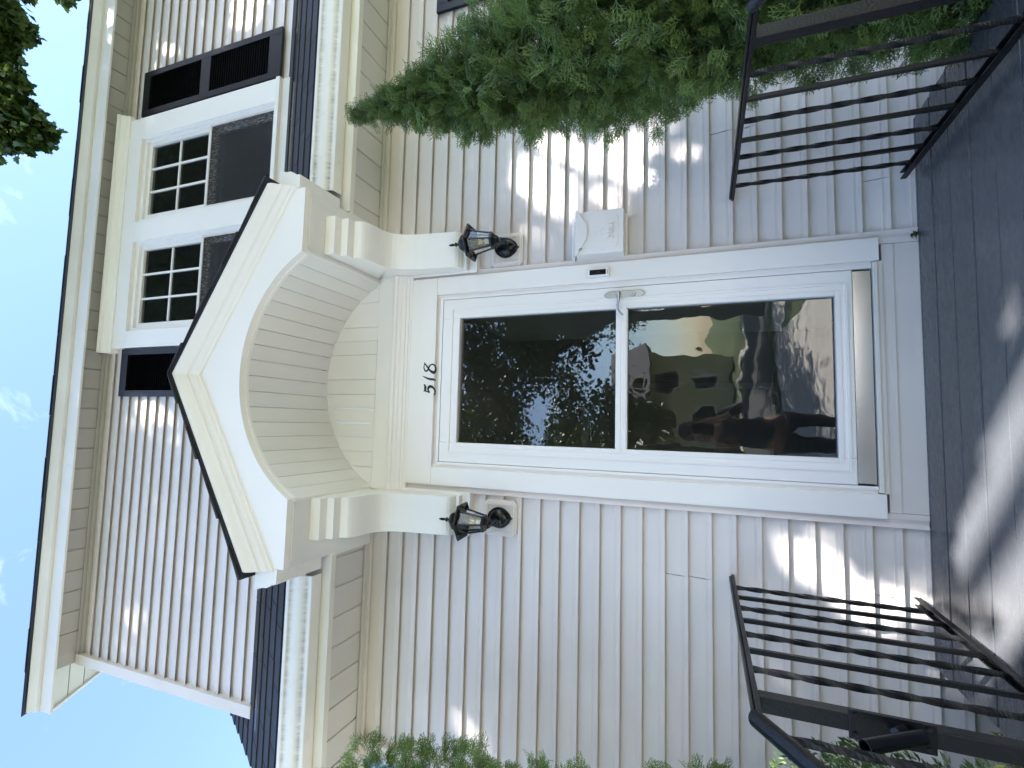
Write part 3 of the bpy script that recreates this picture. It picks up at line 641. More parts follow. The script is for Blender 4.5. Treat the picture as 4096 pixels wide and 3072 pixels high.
def window(x0, x1):
    w = MB().box(x0 + .0005, x0 + .026, -.006, .10, 3.551, 4.931).box(x1 - .026, x1 - .0005, -.006, .10, 3.551, 4.931).box(x0 + .0265, x1 - .0265, -.006, .10, 4.893, 4.931).box(x0 + .0265, x1 - .0265, -.006, .10, 3.551, 3.580).build('window', 'vinyl', H, bevel=.001)
    a, b = x0 + .027, x1 - .027
    def sash(name, z0, z1, y0, t, bt):
        MB().box(a, a + t, y0, y0 + .03, z0, z1).box(b - t, b, y0, y0 + .03, z0, z1).box(a + t + .0003, b - t - .0003, y0, y0 + .03, z1 - t, z1).box(a + t + .0003, b - t - .0003, y0, y0 + .03, z0, z0 + bt).build(name, 'vinyl', w, bevel=.001)
        return (a + t, b - t, z0 + bt, z1 - t)
    u = sash('upper_sash', 4.205, 4.892, .012, .034, .036)
    l = sash('lower_sash', 3.581, 4.235, .046, .034, .045)
    nx, nz = 3, 2
    for i in range(1, nx):
        xm = u[0] + (u[1] - u[0]) * i / nx; MB().box(xm - .007, xm + .007, .020, .030, u[2], u[3]).build('muntin', 'vinyl', w)
    zm = (u[2] + u[3]) / 2
    for i in range(nx):
        xa = u[0] + (u[1] - u[0]) * i / nx + .0072; xb = u[0] + (u[1] - u[0]) * (i + 1) / nx - .0072
        MB().box(xa, xb, .0202, .0298, zm - .007, zm + .007).build('muntin', 'vinyl', w)
        for (za, zb) in ((u[2], zm), (zm, u[3])):
            MB().box(xa - .003, xb + .003, .0305, .0335, za, zb).build('pane', 'glass_win', w)
    MB().box(l[0], l[1], .058, .061, l[2], l[3]).build('pane', 'glass_win', w)
    MB().box(a, a + .012, -.004, .010, 3.581, 4.215).box(b - .012, b, -.004, .010, 3.581, 4.215).box(a + .0123, b - .0123, -.004, .010, 4.195, 4.215).box(a + .0123, b - .0123, -.004, .010, 3.581, 3.595).build('screen_frame', 'trim_grey', w)
    MB().box(a + .012, b - .012, .002, .0026, 3.595, 4.196).build('screen', 'screen', w)
    MB().box(x0 - .3, x1 + .3, 1.8, 1.85, 3.3, 5.3).box(x0 - .02, x0, .125, 1.8, 3.3, 5.3).box(x1, x1 + .02, .125, 1.8, 3.3, 5.3).box(x0, x1, .125, 1.8, 5.0, 5.02).box(x0, x1, .125, 1.8, 3.4, 3.42).build('room', 'dark_room', w)
    return w
window(.398, 1.0925); window(1.252, 1.931)

def shutter(x0, x1, z0, z1, mid, parent, name='shutter'):
    st = .046
    s = MB().box(x0, x0 + st, -.022, -.001, z0, z1).box(x1 - st, x1, -.022, -.001, z0, z1).build(name, 'shutter', parent, bevel=.0015)
    for (a, b) in ((z0, z0 + .115), (mid - .05, mid + .05), (z1 - .075, z1)): MB().box(x0 + st + .0003, x1 - st - .0003, -.0215, -.001, a, b).build('rail', 'shutter', s, bevel=.0015)
    for (a, b) in ((z0 + .1153, mid - .0503), (mid + .0503, z1 - .0753)):
        mb = MB(); k = int((b - a) / .0225)
        for i in range(k):
            zc = a + (b - a) * (i + .5) / k
            mb.prism([(-.0185, zc - .013), (-.0165, zc - .013), (-.003, zc + .009), (-.005, zc + .010)], x0 + st + .0005, x1 - st - .0005)
        mb.box(x0 + st + .0005, x1 - st - .0005, -.0029, -.001, a, b)
        mb.build('louvre_panel', 'shutter', s, kind='stuff')
    return s
tag(shutter(2.115, 2.482, 3.543, 4.976, 4.283, H), 'black louvred shutter right of the upper windows')
tag(shutter(-.101, .258, 3.543, 4.968, 4.283, H), 'black louvred shutter left of the upper windows, half hidden by the hood')
tag(shutter(2.222, 2.60, .95, 2.318, 1.63, H), 'black louvred shutter on the lower wall behind the arborvitae')

# ------------------------------------------------------------------ house number
HN = thing('house_number', 'black painted house number 518 over the door', 'house number', (0.004, -.0345, 2.262))
def stroke(pts, name):
    P_ = [(Vector((p[0], p[1])), p[2]) for p in pts]
    # smooth resample
    out = []
    for i in range(len(P_) - 1):
        p0, p1, p2, p3 = P_[max(i - 1, 0)], P_[i], P_[i + 1], P_[min(i + 2, len(P_) - 1)]
        for k in range(6):
            t = k / 6; q = .5 * ((2 * p1[0]) + (p2[0] - p0[0]) * t + (2 * p0[0] - 5 * p1[0] + 4 * p2[0] - p3[0]) * t * t + (3 * p1[0] - p0[0] - 3 * p2[0] + p3[0]) * t ** 3)
            out.append((q, p1[1] + (p2[1] - p1[1]) * t))
    out.append(P_[-1]); n = len(out); L_, R_ = [], []
    for i, (q, w) in enumerate(out):
        d = (out[min(i + 1, n - 1)][0] - out[max(i - 1, 0)][0]).normalized(); nn = Vector((-d.y, d.x))
        L_.append(q + nn * w / 2); R_.append(q - nn * w / 2)
    return L_, R_
def digit(strokes, y=-.0355):
    mb = MB()
    for pts in strokes:
        L_, R_ = stroke(pts, ''); n = len(L_); y -= .0003
        v2 = [(p.x, y, p.y) for p in L_] + [(p.x, y, p.y) for p in R_] + [(p.x, y + .0012, p.y) for p in L_] + [(p.x, y + .0012, p.y) for p in R_]
        f2 = []
        for i in range(n - 1):
            f2 += [(i, i + 1, n + i + 1, n + i), (i, 2 * n + i, 2 * n + i + 1, i + 1), (n + i, n + i + 1, 3 * n + i + 1, 3 * n + i)]
        mb.add(v2, f2)
    mb.build('digit', 'black_num', HN, org=HN.location)
digit([[(-.0255, 2.2985, .005), (-.0320, 2.2935, .011), (-.0420, 2.2895, .015), (-.0530, 2.2892, .015), (-.0640, 2.2890, .012)],
       [(-.0625, 2.3005, .004), (-.0655, 2.2800, .0065), (-.0725, 2.2590, .006)],
       [(-.0715, 2.2600, .006), (-.0600, 2.2690, .009), (-.0480, 2.2700, .013), (-.0395, 2.2630, .017), (-.0385, 2.2510, .015), (-.0450, 2.2385, .011), (-.0565, 2.2285, .010), (-.0670, 2.2255, .009), (-.0790, 2.2270, .008), (-.0880, 2.2325, .007)]])
digit([[(.0212, 2.3085, .003), (.0125, 2.2885, .008), (.0058, 2.2705, .011), (.0022, 2.2530, .0125), (.0015, 2.2400, .0125), (-.0020, 2.2300, .008), (-.0062, 2.2225, .002)]])
digit([[(.0985, 2.3035, .004), (.0805, 2.2877, .008), (.0633, 2.2730, .009), (.0520, 2.2625, .011), (.0430, 2.2480, .016), (.0405, 2.2370, .017), (.0480, 2.2290, .013), (.0600, 2.2265, .010), (.0745, 2.2305, .009), (.0845, 2.2400, .008), (.0870, 2.2513, .007), (.0820, 2.2625, .008), (.0720, 2.2705, .009), (.0633, 2.2740, .009), (.0540, 2.2790, .010), (.0490, 2.2870, .010), (.0530, 2.2960, .008), (.0640, 2.3020, .006), (.0770, 2.3030, .005), (.0900, 2.2990, .004)]])

# ------------------------------------------------------------------ lantern mounting blocks and lanterns
def mount(x0, x1):
    z0, z1 = 1.733, 1.918; xc, zc = (x0 + x1) / 2, (z0 + z1) / 2; hw, hz, n = (x1 - x0) / 2, (z1 - z0) / 2, .018
    def outline(a, b, c): return [(xc - a + c, zc - b), (xc + a - c, zc - b), (xc + a - c * .6, zc - b + c * .6), (xc + a, zc - b + c), (xc + a, zc + b - c), (xc + a - c * .6, zc + b - c * .6), (xc + a - c, zc + b), (xc - a + c, zc + b), (xc - a + c * .6, zc + b - c * .6), (xc - a, zc + b - c), (xc - a, zc - b + c), (xc - a + c * .6, zc - b + c * .6)]
    m = MB().prism(outline(hw, hz, n), -.012, .015, 'y').build('mounting_block', 'trim_grey', H, bevel=.002)
    MB().prism(outline(hw - .008, hz - .008, n), -.018, -.0121, 'y').build('raised_edge', 'trim_grey', m, bevel=.002)
    a, b = hw - .026, hz - .026
    MB().box(xc - a, xc + a, -.019, -.0181, zc - b, zc + b).build('centre_panel', 'siding', m)
    for q in ((xc - a - .004, xc + a + .004, zc + b, zc + b + .004), (xc - a - .004, xc + a + .004, zc - b - .004, zc - b), (xc - a - .004, xc - a, zc - b, zc + b), (xc + a, xc + a + .004, zc - b, zc + b)):
        MB().box(q[0], q[1], -.023, -.0182, q[2], q[3]).build('panel_bead', 'trim_grey', m)
    return xc, zc
mount(.616, .800); mount(-.820, -.634)
def make_lantern(loc, label):
    """origin at the wall plate centre"""
    t = thing('wall_lantern', label, 'lantern', loc, 'black lanterns beside the door')
    AY = -.135
    # oval plate with scalloped outline and point
    ol = []
    for k in range(48):
        a = 2 * PI * k / 48; r = 1 + .045 * abs(math.cos(2 * a)); x_ = .052 * math.sin(a) * r; z_ = .062 * math.cos(a) * r
        if abs(a - PI) < .16: z_ -= .012 * (1 - abs(a - PI) / .16)
        ol.append((x_, z_))
    MB().prism(ol, -.012, 0, 'y').build('wall_plate', 'gloss_black', t, bevel=.003)
    v2, f2 = [], []
    for i, (s_, y_) in enumerate(((.86, -.012), (.78, -.020), (.6, -.029), (.35, -.035), (.08, -.037))):
        v2 += [(x_ * s_, y_, z_ * s_) for x_, z_ in ol]
    for i in range(4):
        for k in range(48): f2.append((i * 48 + k, i * 48 + (k + 1) % 48, (i + 1) * 48 + (k + 1) % 48, (i + 1) * 48 + k))
    f2.append(tuple(range(4 * 48, 5 * 48)))
    MB().add(v2, f2).build('plate_boss', 'gloss_black', t, smooth=60)
    # arm curving out and up to the lantern
    arm = [(0, -.028, -.012), (0, -.055, -.026), (0, -.085, -.034), (0, -.112, -.030), (0, -.130, -.012), (0, AY, .006)]
    MB().tube(arm, [.013, .011, .009, .009, .010, .014], 10).build('arm', 'gloss_black', t, smooth=50)
    MB().lathe([(.003, -.062), (.007, -.056), (.004, -.048), (.010, -.040), (.007, -.032), (.012, -.024), (.012, -.014), (.022, -.004), (.026, .004), (.041, .020), (.046, .022), (.046, .030), (.040, .033)], (0, AY), 6, PI / 6).build('lower_cup', 'gloss_black', t)
    def hexp(r, k): a = PI / 3 * k + PI / 6; return (r * math.cos(a), AY + r * math.sin(a))
    z0, z1, r0, r1 = .033, .150, .040, .066
    for k in range(6):
        a0, a1 = hexp(r0, k), hexp(r1, k)
        MB().tube([(*a0, z0), (*a1, z1)], .0052, 6).build('glazing_bar', 'gloss_black', t)
        b0, b1 = hexp(r0, k + 1), hexp(r1, k + 1)
        MB().add([(*a0, z0), (*b0, z0), (*b1, z1), (*a1, z1)], [(0, 1, 2, 3)]).build('pane', 'glass_lamp', t)
    MB().lathe([(.066, .146), (.072, .150), (.099, .142), (.101, .147), (.101, .151), (.060, .172), (.052, .174), (.050, .184), (.046, .196), (.036, .208), (.022, .215), (.016, .216)], (0, AY), 6, PI / 6).build('roof', 'gloss_black', t, bevel=.0015)
    MB().lathe([(.015, .214), (.016, .219), (.007, .222), (.006, .229), (.011, .234), (.012, .238), (.006, .243), (.006, .247), (.0075, .256), (.0065, .268), (.003, .278), (.001, .281)], (0, AY), 12).build('finial', 'gloss_black', t, smooth=60)
    MB().lathe([(.014, .036), (.014, .066), (.011, .068)], (0, AY), 14).build('lamp_holder', 'bulb_base', t, smooth=40)
    MB().lathe([(.011, .068), (.015, .080), (.0215, .098), (.022, .108), (.017, .124), (.009, .136), (.004, .142)], (0, AY), 14).build('bulb', 'bulb', t, smooth=70)
    fm = MB()
    for q in range(4): a = PI / 2 * q; fm.tube([(.007 * math.cos(a), AY + .007 * math.sin(a), .078), (.009 * math.cos(a), AY + .009 * math.sin(a), .108)], .0016, 5)
    fm.build('filament', 'filament', t)
    return t
L1 = make_lantern((.712, -.0235, 1.822), 'black hexagonal glass lantern on the wall to the right of the door, above the mailbox')
L2 = L1.copy(); COL.objects.link(L2); L2.location = (-.722, -.0235, 1.824); L2.rotation_euler = (0, 0, R(-4)); L2['label'] = 'black hexagonal glass lantern on the wall to the left of the door'
for ch in list(L1.children):
    c = ch.copy(); COL.objects.link(c); c.parent = L2

# ------------------------------------------------------------------ mailbox
MX0, MX1 = .606, .829
MBX = thing('mailbox', 'white plastic mailbox with envelope flap lid and raised word Mail on the wall', 'mailbox', (.7175, 0, 1.187))
O = MBX.location
MB().prism([(0.002, 1.190), (-.092, 1.186), (-.098, 1.414), (0.002, 1.440)], MX0 + .003, MX1 - .003).build('body', 'vinyl', MBX, bevel=.003, org=O)
MB().box(MX0 - .004, MX1 + .004, -.006, .002, 1.178, 1.462).build('back_flange', 'vinyl', MBX, bevel=.002, org=O)
xc = (MX0 + MX1) / 2
# lid: sloping top and flap with envelope outline
MB().add([(MX0 - .003, .0, 1.458), (MX1 + .003, .0, 1.458), (MX1 + .003, -.108, 1.421), (MX0 - .003, -.108, 1.421), (MX0 - .003, .0, 1.4505), (MX1 + .003, .0, 1.4505), (MX1 + .003, -.108, 1.4145), (MX0 - .003, -.108, 1.4145)],
         [(0, 1, 2, 3), (4, 7, 6, 5), (0, 4, 5, 1), (1, 5, 6, 2), (2, 6, 7, 3), (3, 7, 4, 0)]).build('lid', 'vinyl', MBX, bevel=.0015, org=O)
flap = [(MX0 - .003, 1.4205), (MX1 + .003, 1.4205), (MX1 + .003, 1.412), (.768, 1.370), (.765, 1.366), (.757, 1.362), (.684, 1.362), (.676, 1.366), (.673, 1.370), (.628, 1.398), (MX0 - .003, 1.412)]
MB().prism(flap, -.1085, -.1045, 'y').build('lid_flap', 'vinyl', MBX, bevel=.001, org=O)
fy = lambda z: -.092 - .006 * (z - 1.186) / .228
# raised front panel with clipped corners
pp = [(.632, 1.222), (.644, 1.218), (.650, 1.210), (.785, 1.210), (.791, 1.218), (.803, 1.222), (.803, 1.398), (.632, 1.398)]
v2 = [(x_, fy(z_) - .003, z_) for x_, z_ in pp] + [(x_, fy(z_) + .002, z_) for x_, z_ in pp]; n = len(pp)
MB().add(v2, [tuple(range(n)), tuple(range(n, 2 * n))] + [(i, (i + 1) % n, n + (i + 1) % n, n + i) for i in range(n)]).build('front_panel', 'vinyl', MBX, bevel=.001, org=O)
def text(body, name, size, loc, mat, ext, parent, rot=(PI / 2, 0, 0)):
    cu = bpy.data.curves.new(name, 'FONT'); cu.body = body; cu.size = size; cu.extrude = ext; cu.align_x = 'CENTER'; cu.align_y = 'CENTER'
    tmp = bpy.data.objects.new(name, cu); COL.objects.link(tmp)
    dg = bpy.context.evaluated_depsgraph_get(); me = bpy.data.meshes.new_from_object(tmp.evaluated_get(dg)); bpy.data.objects.remove(tmp)
    me.materials.clear(); me.materials.append(M[mat]); o = bpy.data.objects.new(name, me); COL.objects.link(o); o.parent = parent
    o.location = Vector(loc) - Vector(parent.location); o.rotation_euler = rot; return o
text('Mail', 'lettering', .052, (.7165, fy(1.248) - .003, 1.248), 'vinyl', .0070, MBX)
# embossed horse and rider crest: low relief
hm = MB()
def blob(cx, cz, rx, rz, rot=0, n=12, y=None):
    y = fy(cz) - .003 if y is None else y; ca, sa = math.cos(rot), math.sin(rot)
    vs_ = [(cx, y - .0032, cz)]; 
    for s_, d_ in ((.6, -.0026), (1, .0002)):
        for k in range(n):
            a = 2 * PI * k / n; px, pz = rx * s_ * math.cos(a), rz * s_ * math.sin(a); vs_.append((cx + px * ca - pz * sa, y + d_, cz + px * sa + pz * ca))
    hm.add(vs_, [(0, 1 + k, 1 + (k + 1) % n) for k in range(n)] + [(1 + k, 1 + n + k, 1 + n + (k + 1) % n, 1 + (k + 1) % n) for k in range(n)])
for q in ((.716, 1.300, .017, .008, .1), (.733, 1.308, .009, .005, .9), (.740, 1.316, .007, .004, -.3), (.729, 1.289, .010, .003, -.7), (.722, 1.288, .009, .0028, -1.2), (.706, 1.287, .010, .003, 1.0), (.700, 1.289, .010, .0028, 2.3), (.697, 1.303, .009, .003, .5), (.714, 1.315, .006, .010, .1), (.716, 1.328, .004, .005, 0)): blob(*q)
hm.build('horse_crest', 'vinyl', MBX, smooth=60, org=O)
MB().tube([(.626, -.110, 1.402), (.630, -.1115, 1.394), (.6285, -.1115, 1.388), (.634, -.1115, 1.385), (.638, -.1115, 1.388), (.636, -.1115, 1.395), (.633, -.110, 1.400)], .0013, 6).build('clip', 'iron', MBX, org=O)

# ------------------------------------------------------------------ doorbell
DB = thing('doorbell', 'slim white video doorbell with black face on the door casing', 'doorbell', (.5265, -.034, 1.316))
O = DB.location
MB().box(.505, .548, -.058, -.0345, 1.259, 1.374).build('case', 'vinyl', DB, bevel=.004, org=O)
MB().box(.5135, .5395, -.0592, -.0578, 1.276, 1.357).build('face', 'bell_face', DB, org=O)
MB().lathe([(.0085, 0), (.0085, .001), (.006, .0018), (.002, .0022)], n=18).build('lens', 'gloss_black', DB, smooth=50)
ln = [o for o in DB.children if o.name.startswith('lens')][0]; ln.rotation_euler = (PI / 2, 0, 0); ln.location = (0, -.0253, .0)
text('blink', 'lettering', .012, (.5265, -.0585, 1.267), 'grey_ink', .0003, DB)

# ------------------------------------------------------------------ porch
PCH = thing('porch', 'dark grey painted wooden porch landing with steps below the front door', 'porch', (0, -.6, 0))
O = PCH.location
yb = -.006
edges = [-.0055, -.020, -.158, -.301, -.448, -.598, -.748, -.898, -1.048, -1.17]
for i in range(len(edges) - 1):
    y1, y0 = edges[i] - .0028, edges[i + 1] + .0028
    if i == 0: y1 = -.0005
    z = rnd.uniform(-.0012, .0012); x0, x1 = -1.125 + rnd.uniform(-.006, .006), 1.088 + rnd.uniform(-.006, .006)
    MB().box(x0, x1, y0, y1, -.030 + z, z).build('floor_board', 'floor', PCH, bevel=.003, org=O)
MB().box(-1.10, -1.075, -1.13, -.001, GZ, -.031).box(1.04, 1.065, -1.13, -.001, GZ, -.031).box(-1.0745, 1.0395, -1.13, -1.105, GZ, -.031).build('skirt_board', 'floor', PCH, org=O)
for i in range(3):
    zt = -.185 * (i + 1); yf = -1.16 - .28 * i
    MB().box(-1.09, 1.06, yf - .29, yf - .0, zt - .03, zt).build('stair_tread', 'floor', PCH, bevel=.004, org=O)
    MB().box(-1.075, 1.04, yf - .02, yf - .001, zt + .001, zt + .153).build('stair_riser', 'floor', PCH, org=O)

# ------------------------------------------------------------------ railings
def railing(X, zt0, zt1, zb, label, flag):
    t = thing('iron_railing', label, 'railing', (X, -.55, 0), 'black iron railings of the porch'); O = t.location
    B = lambda mb, name, mat='iron', **k: mb.build(name, mat, t, org=O, **k)
    yb_, ye = -.004, -1.150
    B(MB().box(X - .019, X + .019, ye, yb_, zt1 - .021, zt1 - .0085), 'top_rail', bevel=.002)
    B(MB().box(X - .012, X + .012, ye, yb_, zt1 - .0083, zt1), 'cap_rail', bevel=.003)
    # sloping hand rail down the steps: rounded cap over a flat bar
    sl = math.tan(R(33)); y2 = -2.02
    def slope(p): return (p[0], p[1], p[2])
    n = 9; prof = [(.021 * math.cos(PI * k / 8), .016 * math.sin(PI * k / 8)) for k in range(n)] + [(-.016, -.013), (.016, -.013)]
    vs_ = []
    for yy in (ye + .004, ye - .03, y2):
        for a, b in prof: vs_.append((X + a, yy, zt1 - .010 + (yy - ye) * sl + b))
    m_ = len(prof); f2 = []
    for i in range(2):
        for k in range(m_): f2.append((i * m_ + k, i * m_ + (k + 1) % m_, (i + 1) * m_ + (k + 1) % m_, (i + 1) * m_ + k))
    f2 += [tuple(range(m_)), tuple(range(2 * m_, 3 * m_))]
    B(MB().add(vs_, f2), 'hand_rail', 'gloss_black', smooth=40)
    # bottom rail: channel
    B(MB().box(X - .016, X + .016, ye + .07, yb_, zb, zb + .006).box(X - .016, X - .011, ye + .07, yb_, zb + .006, zb + .022).box(X + .011, X + .016, ye + .07, yb_, zb + .006, zb + .022), 'bottom_rail', bevel=.001)
    for i in range(7):
        y = -.120 - .1255 * i - (.012 if flag else 0)
        if i % 2 == 0:
            pts = [(X, y, zb + .007 + (zt1 - .022 - zb - .007) * k / 72) for k in range(73)]
            B(MB().tube(pts, .0098, 4, square=True, twist=2 * PI / .35), 'baluster')
        else:
            B(MB().box(X - .0072, X + .0072, y - .0072, y + .0072, zb + .0065, zt1 - .0212), 'baluster', bevel=.001)
    yp = -1.058 if flag else -1.030
    B(MB().box(X - .0185, X + .0185, yp - .0185, yp + .0185, -.02, zt1 - .0212), 'post', bevel=.002)
    B(MB().box(X - .05, X + .05, yp - .05, yp + .05, .0005, .007), 'post_foot', bevel=.001)
    # balusters of the stair part
    for i in range(4):
        y = -1.20 - .16 * i; z1_ = zt1 - .024 + (y - ye) * sl; z0_ = -.04 + (y - ye) * .66
        if i % 2 == 0:
            B(MB().tube([(X, y, z0_ + (z1_ - z0_) * k / 64) for k in range(65)], .0098, 4, square=True, twist=2 * PI / .35), 'baluster')
        else: B(MB().box(X - .0072, X + .0072, y - .0072, y + .0072, z0_, z1_), 'baluster', bevel=.001)
    B(MB().tube([(X, ye + .05, -.02), (X, y2, -.02 + (y2 - ye) * .66)], .015, 4, square=True), 'stair_bottom_rail')
    yq = y2 + .05; B(MB().box(X - .0185, X + .0185, yq - .0185, yq + .0185, -.72, zt1 - .03 + (yq - ye) * sl), 'post', bevel=.002)
    return t
RR_ = railing(.845, .700, .712, .030, 'black iron railing with twisted bars on the right of the porch beside the arborvitae', False)
LR_ = railing(-.893, .715, .728, .036, 'black iron railing with twisted bars on the left of the porch, carrying a flag holder', True)
O = LR_.location
fh = MB().box(-.924, -.862, -1.0800, -1.0770, .362, .525).build('flag_holder', 'gloss_black', LR_, bevel=.001, org=O)
def sub(mb, name, mat='gloss_black', **k): return mb.build(name, mat, fh, org=O, **k)
for sx_, sz_ in ((-.914, .512), (-.872, .512), (-.914, .376), (-.872, .376)): sub(MB().tube([(sx_, -1.080, sz_), (sx_, -1.0845, sz_)], .0055, 10), 'screw', 'iron')
ax = Vector((-.002, -.085, .122)).normalized(); b0 = Vector((-.884, -1.092, .392))
uo = ax.cross(Vector((1, 0, 0))).normalized(); wo_ = ax.cross(uo)
vs_, f2 = [], []
for (r_, s_) in ((.0155, 0), (.0155, .155), (.0130, .155), (.0130, .01)):
    for k in range(16):
        a = 2 * PI * k / 16; vs_.append(b0 + ax * s_ + (uo * math.cos(a) + wo_ * math.sin(a)) * r_)
for i in range(3):
    for k in range(16): f2.append((i * 16 + k, i * 16 + (k + 1) % 16, (i + 1) * 16 + (k + 1) % 16, (i + 1) * 16 + k))
f2 += [tuple(range(16)), tuple(range(48, 64))]
sub(MB().add(vs_, f2), 'tube', smooth=40)
sub(MB().tube([b0 + Vector((0.0, .014, .03)), b0 + Vector((0, .0, .045)), b0 + Vector((0, -.006, .05))], [.014, .012, .010], 10), 'tube_neck', smooth=50)

# weed growing at the foot of the right channel
wv, wf = [], []
WD = MB()
for (a, l, z) in ((2.6, .030, .018), (3.3, .038, .012), (1.9, .026, .022), (4.1, .03, .02), (2.9, .03, .030)):
    dx, dy = math.cos(a) * l, -abs(math.sin(a)) * l * .6 - .004
    WD.add([(.592, -.016, .001), (.592 + dx * .5 + .007, -.016 + dy * .5, z), (.592 + dx, -.016 + dy, z * .6), (.592 + dx * .5 - .007, -.016 + dy * .5, z * .9)], [(0, 1, 2, 3)])
tag(WD.build('weed', 'weed'), 'small green weed sprouting at the foot of the door trim', 'weed')

# ------------------------------------------------------------------ arborvitae
def spray_template():
    """flat fern-like spray of scale leaves in the xy plane, axis +x, unit length; young tips carry a paler tint"""
    V, F, T = [], [], []
    def seg(x0, y0, x1, y1, w0, w1, t0, t1):
        d = math.hypot(x1 - x0, y1 - y0); nx, ny = -(y1 - y0) / d, (x1 - x0) / d; o = len(V)
        zc = lambda x, y: -.16 * x * x + .22 * abs(y)
        V.extend([(x0 + nx * w0, y0 + ny * w0, zc(x0, y0)), (x0 - nx * w0, y0 - ny * w0, zc(x0, y0)), (x1 - nx * w1, y1 - ny * w1, zc(x1, y1)), (x1 + nx * w1, y1 + ny * w1, zc(x1, y1))]); F.append((o, o + 1, o + 2, o + 3)); T.extend([t0, t0, t1, t1])
    seg(0, 0, .55, 0, .012, .014, -.15, 0); seg(.55, 0, 1.0, .03, .014, .012, 0, .25)
    for i in range(8):
        s_ = -1 if i % 2 else 1; x0 = .10 + .105 * i; l = .46 * (1 - .07 * i); a = R(40 + rnd.uniform(-10, 10)) * s_
        x1, y1 = x0 + l * math.cos(a), l * math.sin(a); seg(x0, 0, x1, y1, .012, .013, -.1, .2)
        for k, (fr, da, ls) in enumerate(((.40, 36, .46), (.70, -34, .40))):
            bx, by = x0 + (x1 - x0) * fr, y1 * fr; a2 = a + R(da) * s_; l2 = l * ls
            seg(bx, by, bx + l2 * math.cos(a2), by + l2 * math.sin(a2), .012, .013, 0, .25)
    return np.array(V), np.array(F), np.array(T)
SPV, SPF, SPT = spray_template()
def place(tv, tf, pos, axis, normal, scale, tints):
    """copies of a template with its own frame each -> one vertex / face array"""
    n = len(pos); ax_ = axis / np.linalg.norm(axis, axis=1, keepdims=True)
    nn = normal - (normal * ax_).sum(1, keepdims=True) * ax_; nn /= np.linalg.norm(nn, axis=1, keepdims=True) + 1e-9
    sd_ = np.cross(nn, ax_)
    V = (tv[None, :, 0, None] * ax_[:, None, :] + tv[None, :, 1, None] * sd_[:, None, :] + tv[None, :, 2, None] * nn[:, None, :]) * scale[:, None, None] + pos[:, None, :]
    F = tf[None] + (np.arange(n) * len(tv))[:, None, None]
    return V.reshape(-1, 3), F.reshape(-1, tf.shape[1]), np.repeat(tints, len(tv))
def arborvitae(label, base, axis_fn, rad_fn, z0, z1, n, seed, keep=None, mat='arbor', ks=1.0):
    g = np.random.default_rng(seed)
    t = thing('arborvitae', label, 'shrub', base)
    K = 6; nc = n // K
    z = z0 + (z1 - z0) * g.random(nc * 4); r = np.array([rad_fn(a) for a in z])
    k = g.random(nc * 4) < (r + .03) / (r.max() + .03); z, r = z[k][:nc], r[k][:nc]; nc = len(z); m = nc * K
    th = g.random(nc) * 2 * PI
    lump = 1 + .11 * np.sin(th * 3 + z * 6.1) + .09 * np.sin(th * 5 - z * 11.3 + 1) + .09 * np.sin(z * 23 + th * 4)
    rf = 1 - g.random(nc) ** 1.5 * .70
    rr = r * lump * rf
    cx = np.array([axis_fn(a) for a in z])
    cen = np.stack([cx[:, 0] + rr * np.cos(th), cx[:, 1] + rr * np.sin(th), z], 1)
    cdir = np.stack([np.cos(th), np.sin(th), g.normal(.30, .35, nc)], 1) + g.normal(0, .20, (nc, 3))
    cdir /= np.linalg.norm(cdir, axis=1, keepdims=True)
    pos = np.repeat(cen, K, 0) + g.normal(0, .016, (m, 3)); rf = np.repeat(rf, K); z = np.repeat(z, K)
    axis = np.repeat(cdir, K, 0) + g.normal(0, .50, (m, 3))
    nor = np.cross(axis, np.array([0, 0, 1.0])) + g.normal(0, .45, (m, 3))
    sc = g.uniform(.055, .092, m) * ks; sc *= np.clip(.6 + (z1 - z) * 1.2, .6, 1)
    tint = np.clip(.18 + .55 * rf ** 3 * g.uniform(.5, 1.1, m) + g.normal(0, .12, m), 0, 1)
    pos -= axis / np.linalg.norm(axis, axis=1, keepdims=True) * sc[:, None] * .70
    if keep is not None:
        kk = keep(pos); pos, axis, nor, sc, tint = pos[kk], axis[kk], nor[kk], sc[kk], tint[kk]
    V, F, T = place(SPV, SPF, pos - np.array(base), axis, nor, sc, tint)
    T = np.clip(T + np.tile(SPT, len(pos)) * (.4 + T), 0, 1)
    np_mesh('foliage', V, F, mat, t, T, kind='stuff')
    # trunk and a few limbs
    mb = MB(); zs = [z0 + (z1 - .25 - z0) * k / 8 for k in range(9)]
    mb.tube([(axis_fn(a)[0] - base[0], axis_fn(a)[1] - base[1], a - base[2]) for a in zs], [.035 * (1 - .85 * k / 8) + .004 for k in range(9)], 8)
    mb.build('trunk', 'bark', t, smooth=60)
    lm = MB()
    for q in range(60):
        a = z0 + .2 + (z1 - z0 - .4) * g.random(); th_ = g.random() * 2 * PI; l = rad_fn(a) * g.uniform(.55, .85); c_ = axis_fn(a)
        p0 = Vector((c_[0] - base[0], c_[1] - base[1], a - base[2])); d_ = Vector((math.cos(th_) * l, math.sin(th_) * l, l * g.uniform(.2, .8)))
        lm.tube([p0, p0 + d_ * .5 - Vector((0, 0, .02)), p0 + d_], [.007, .005, .002], 5)
    lm.build('limbs', 'bark', t, smooth=60, kind='stuff')
    return t
def ax_r(z): return (np.interp(z, [-.74, .99, 1.459, 1.74, 2.02, 2.40], [1.40, 1.347, 1.285, 1.222, 1.222, 1.23]), -.62)
def rd_r(z): return float(np.interp(z, [-.74, -.2, .33, .61, .94, 1.18, 1.46, 1.74, 1.99, 2.25, 2.42], [.30, .33, .335, .33, .335, .345, .30, .20, .112, .050, .010]))
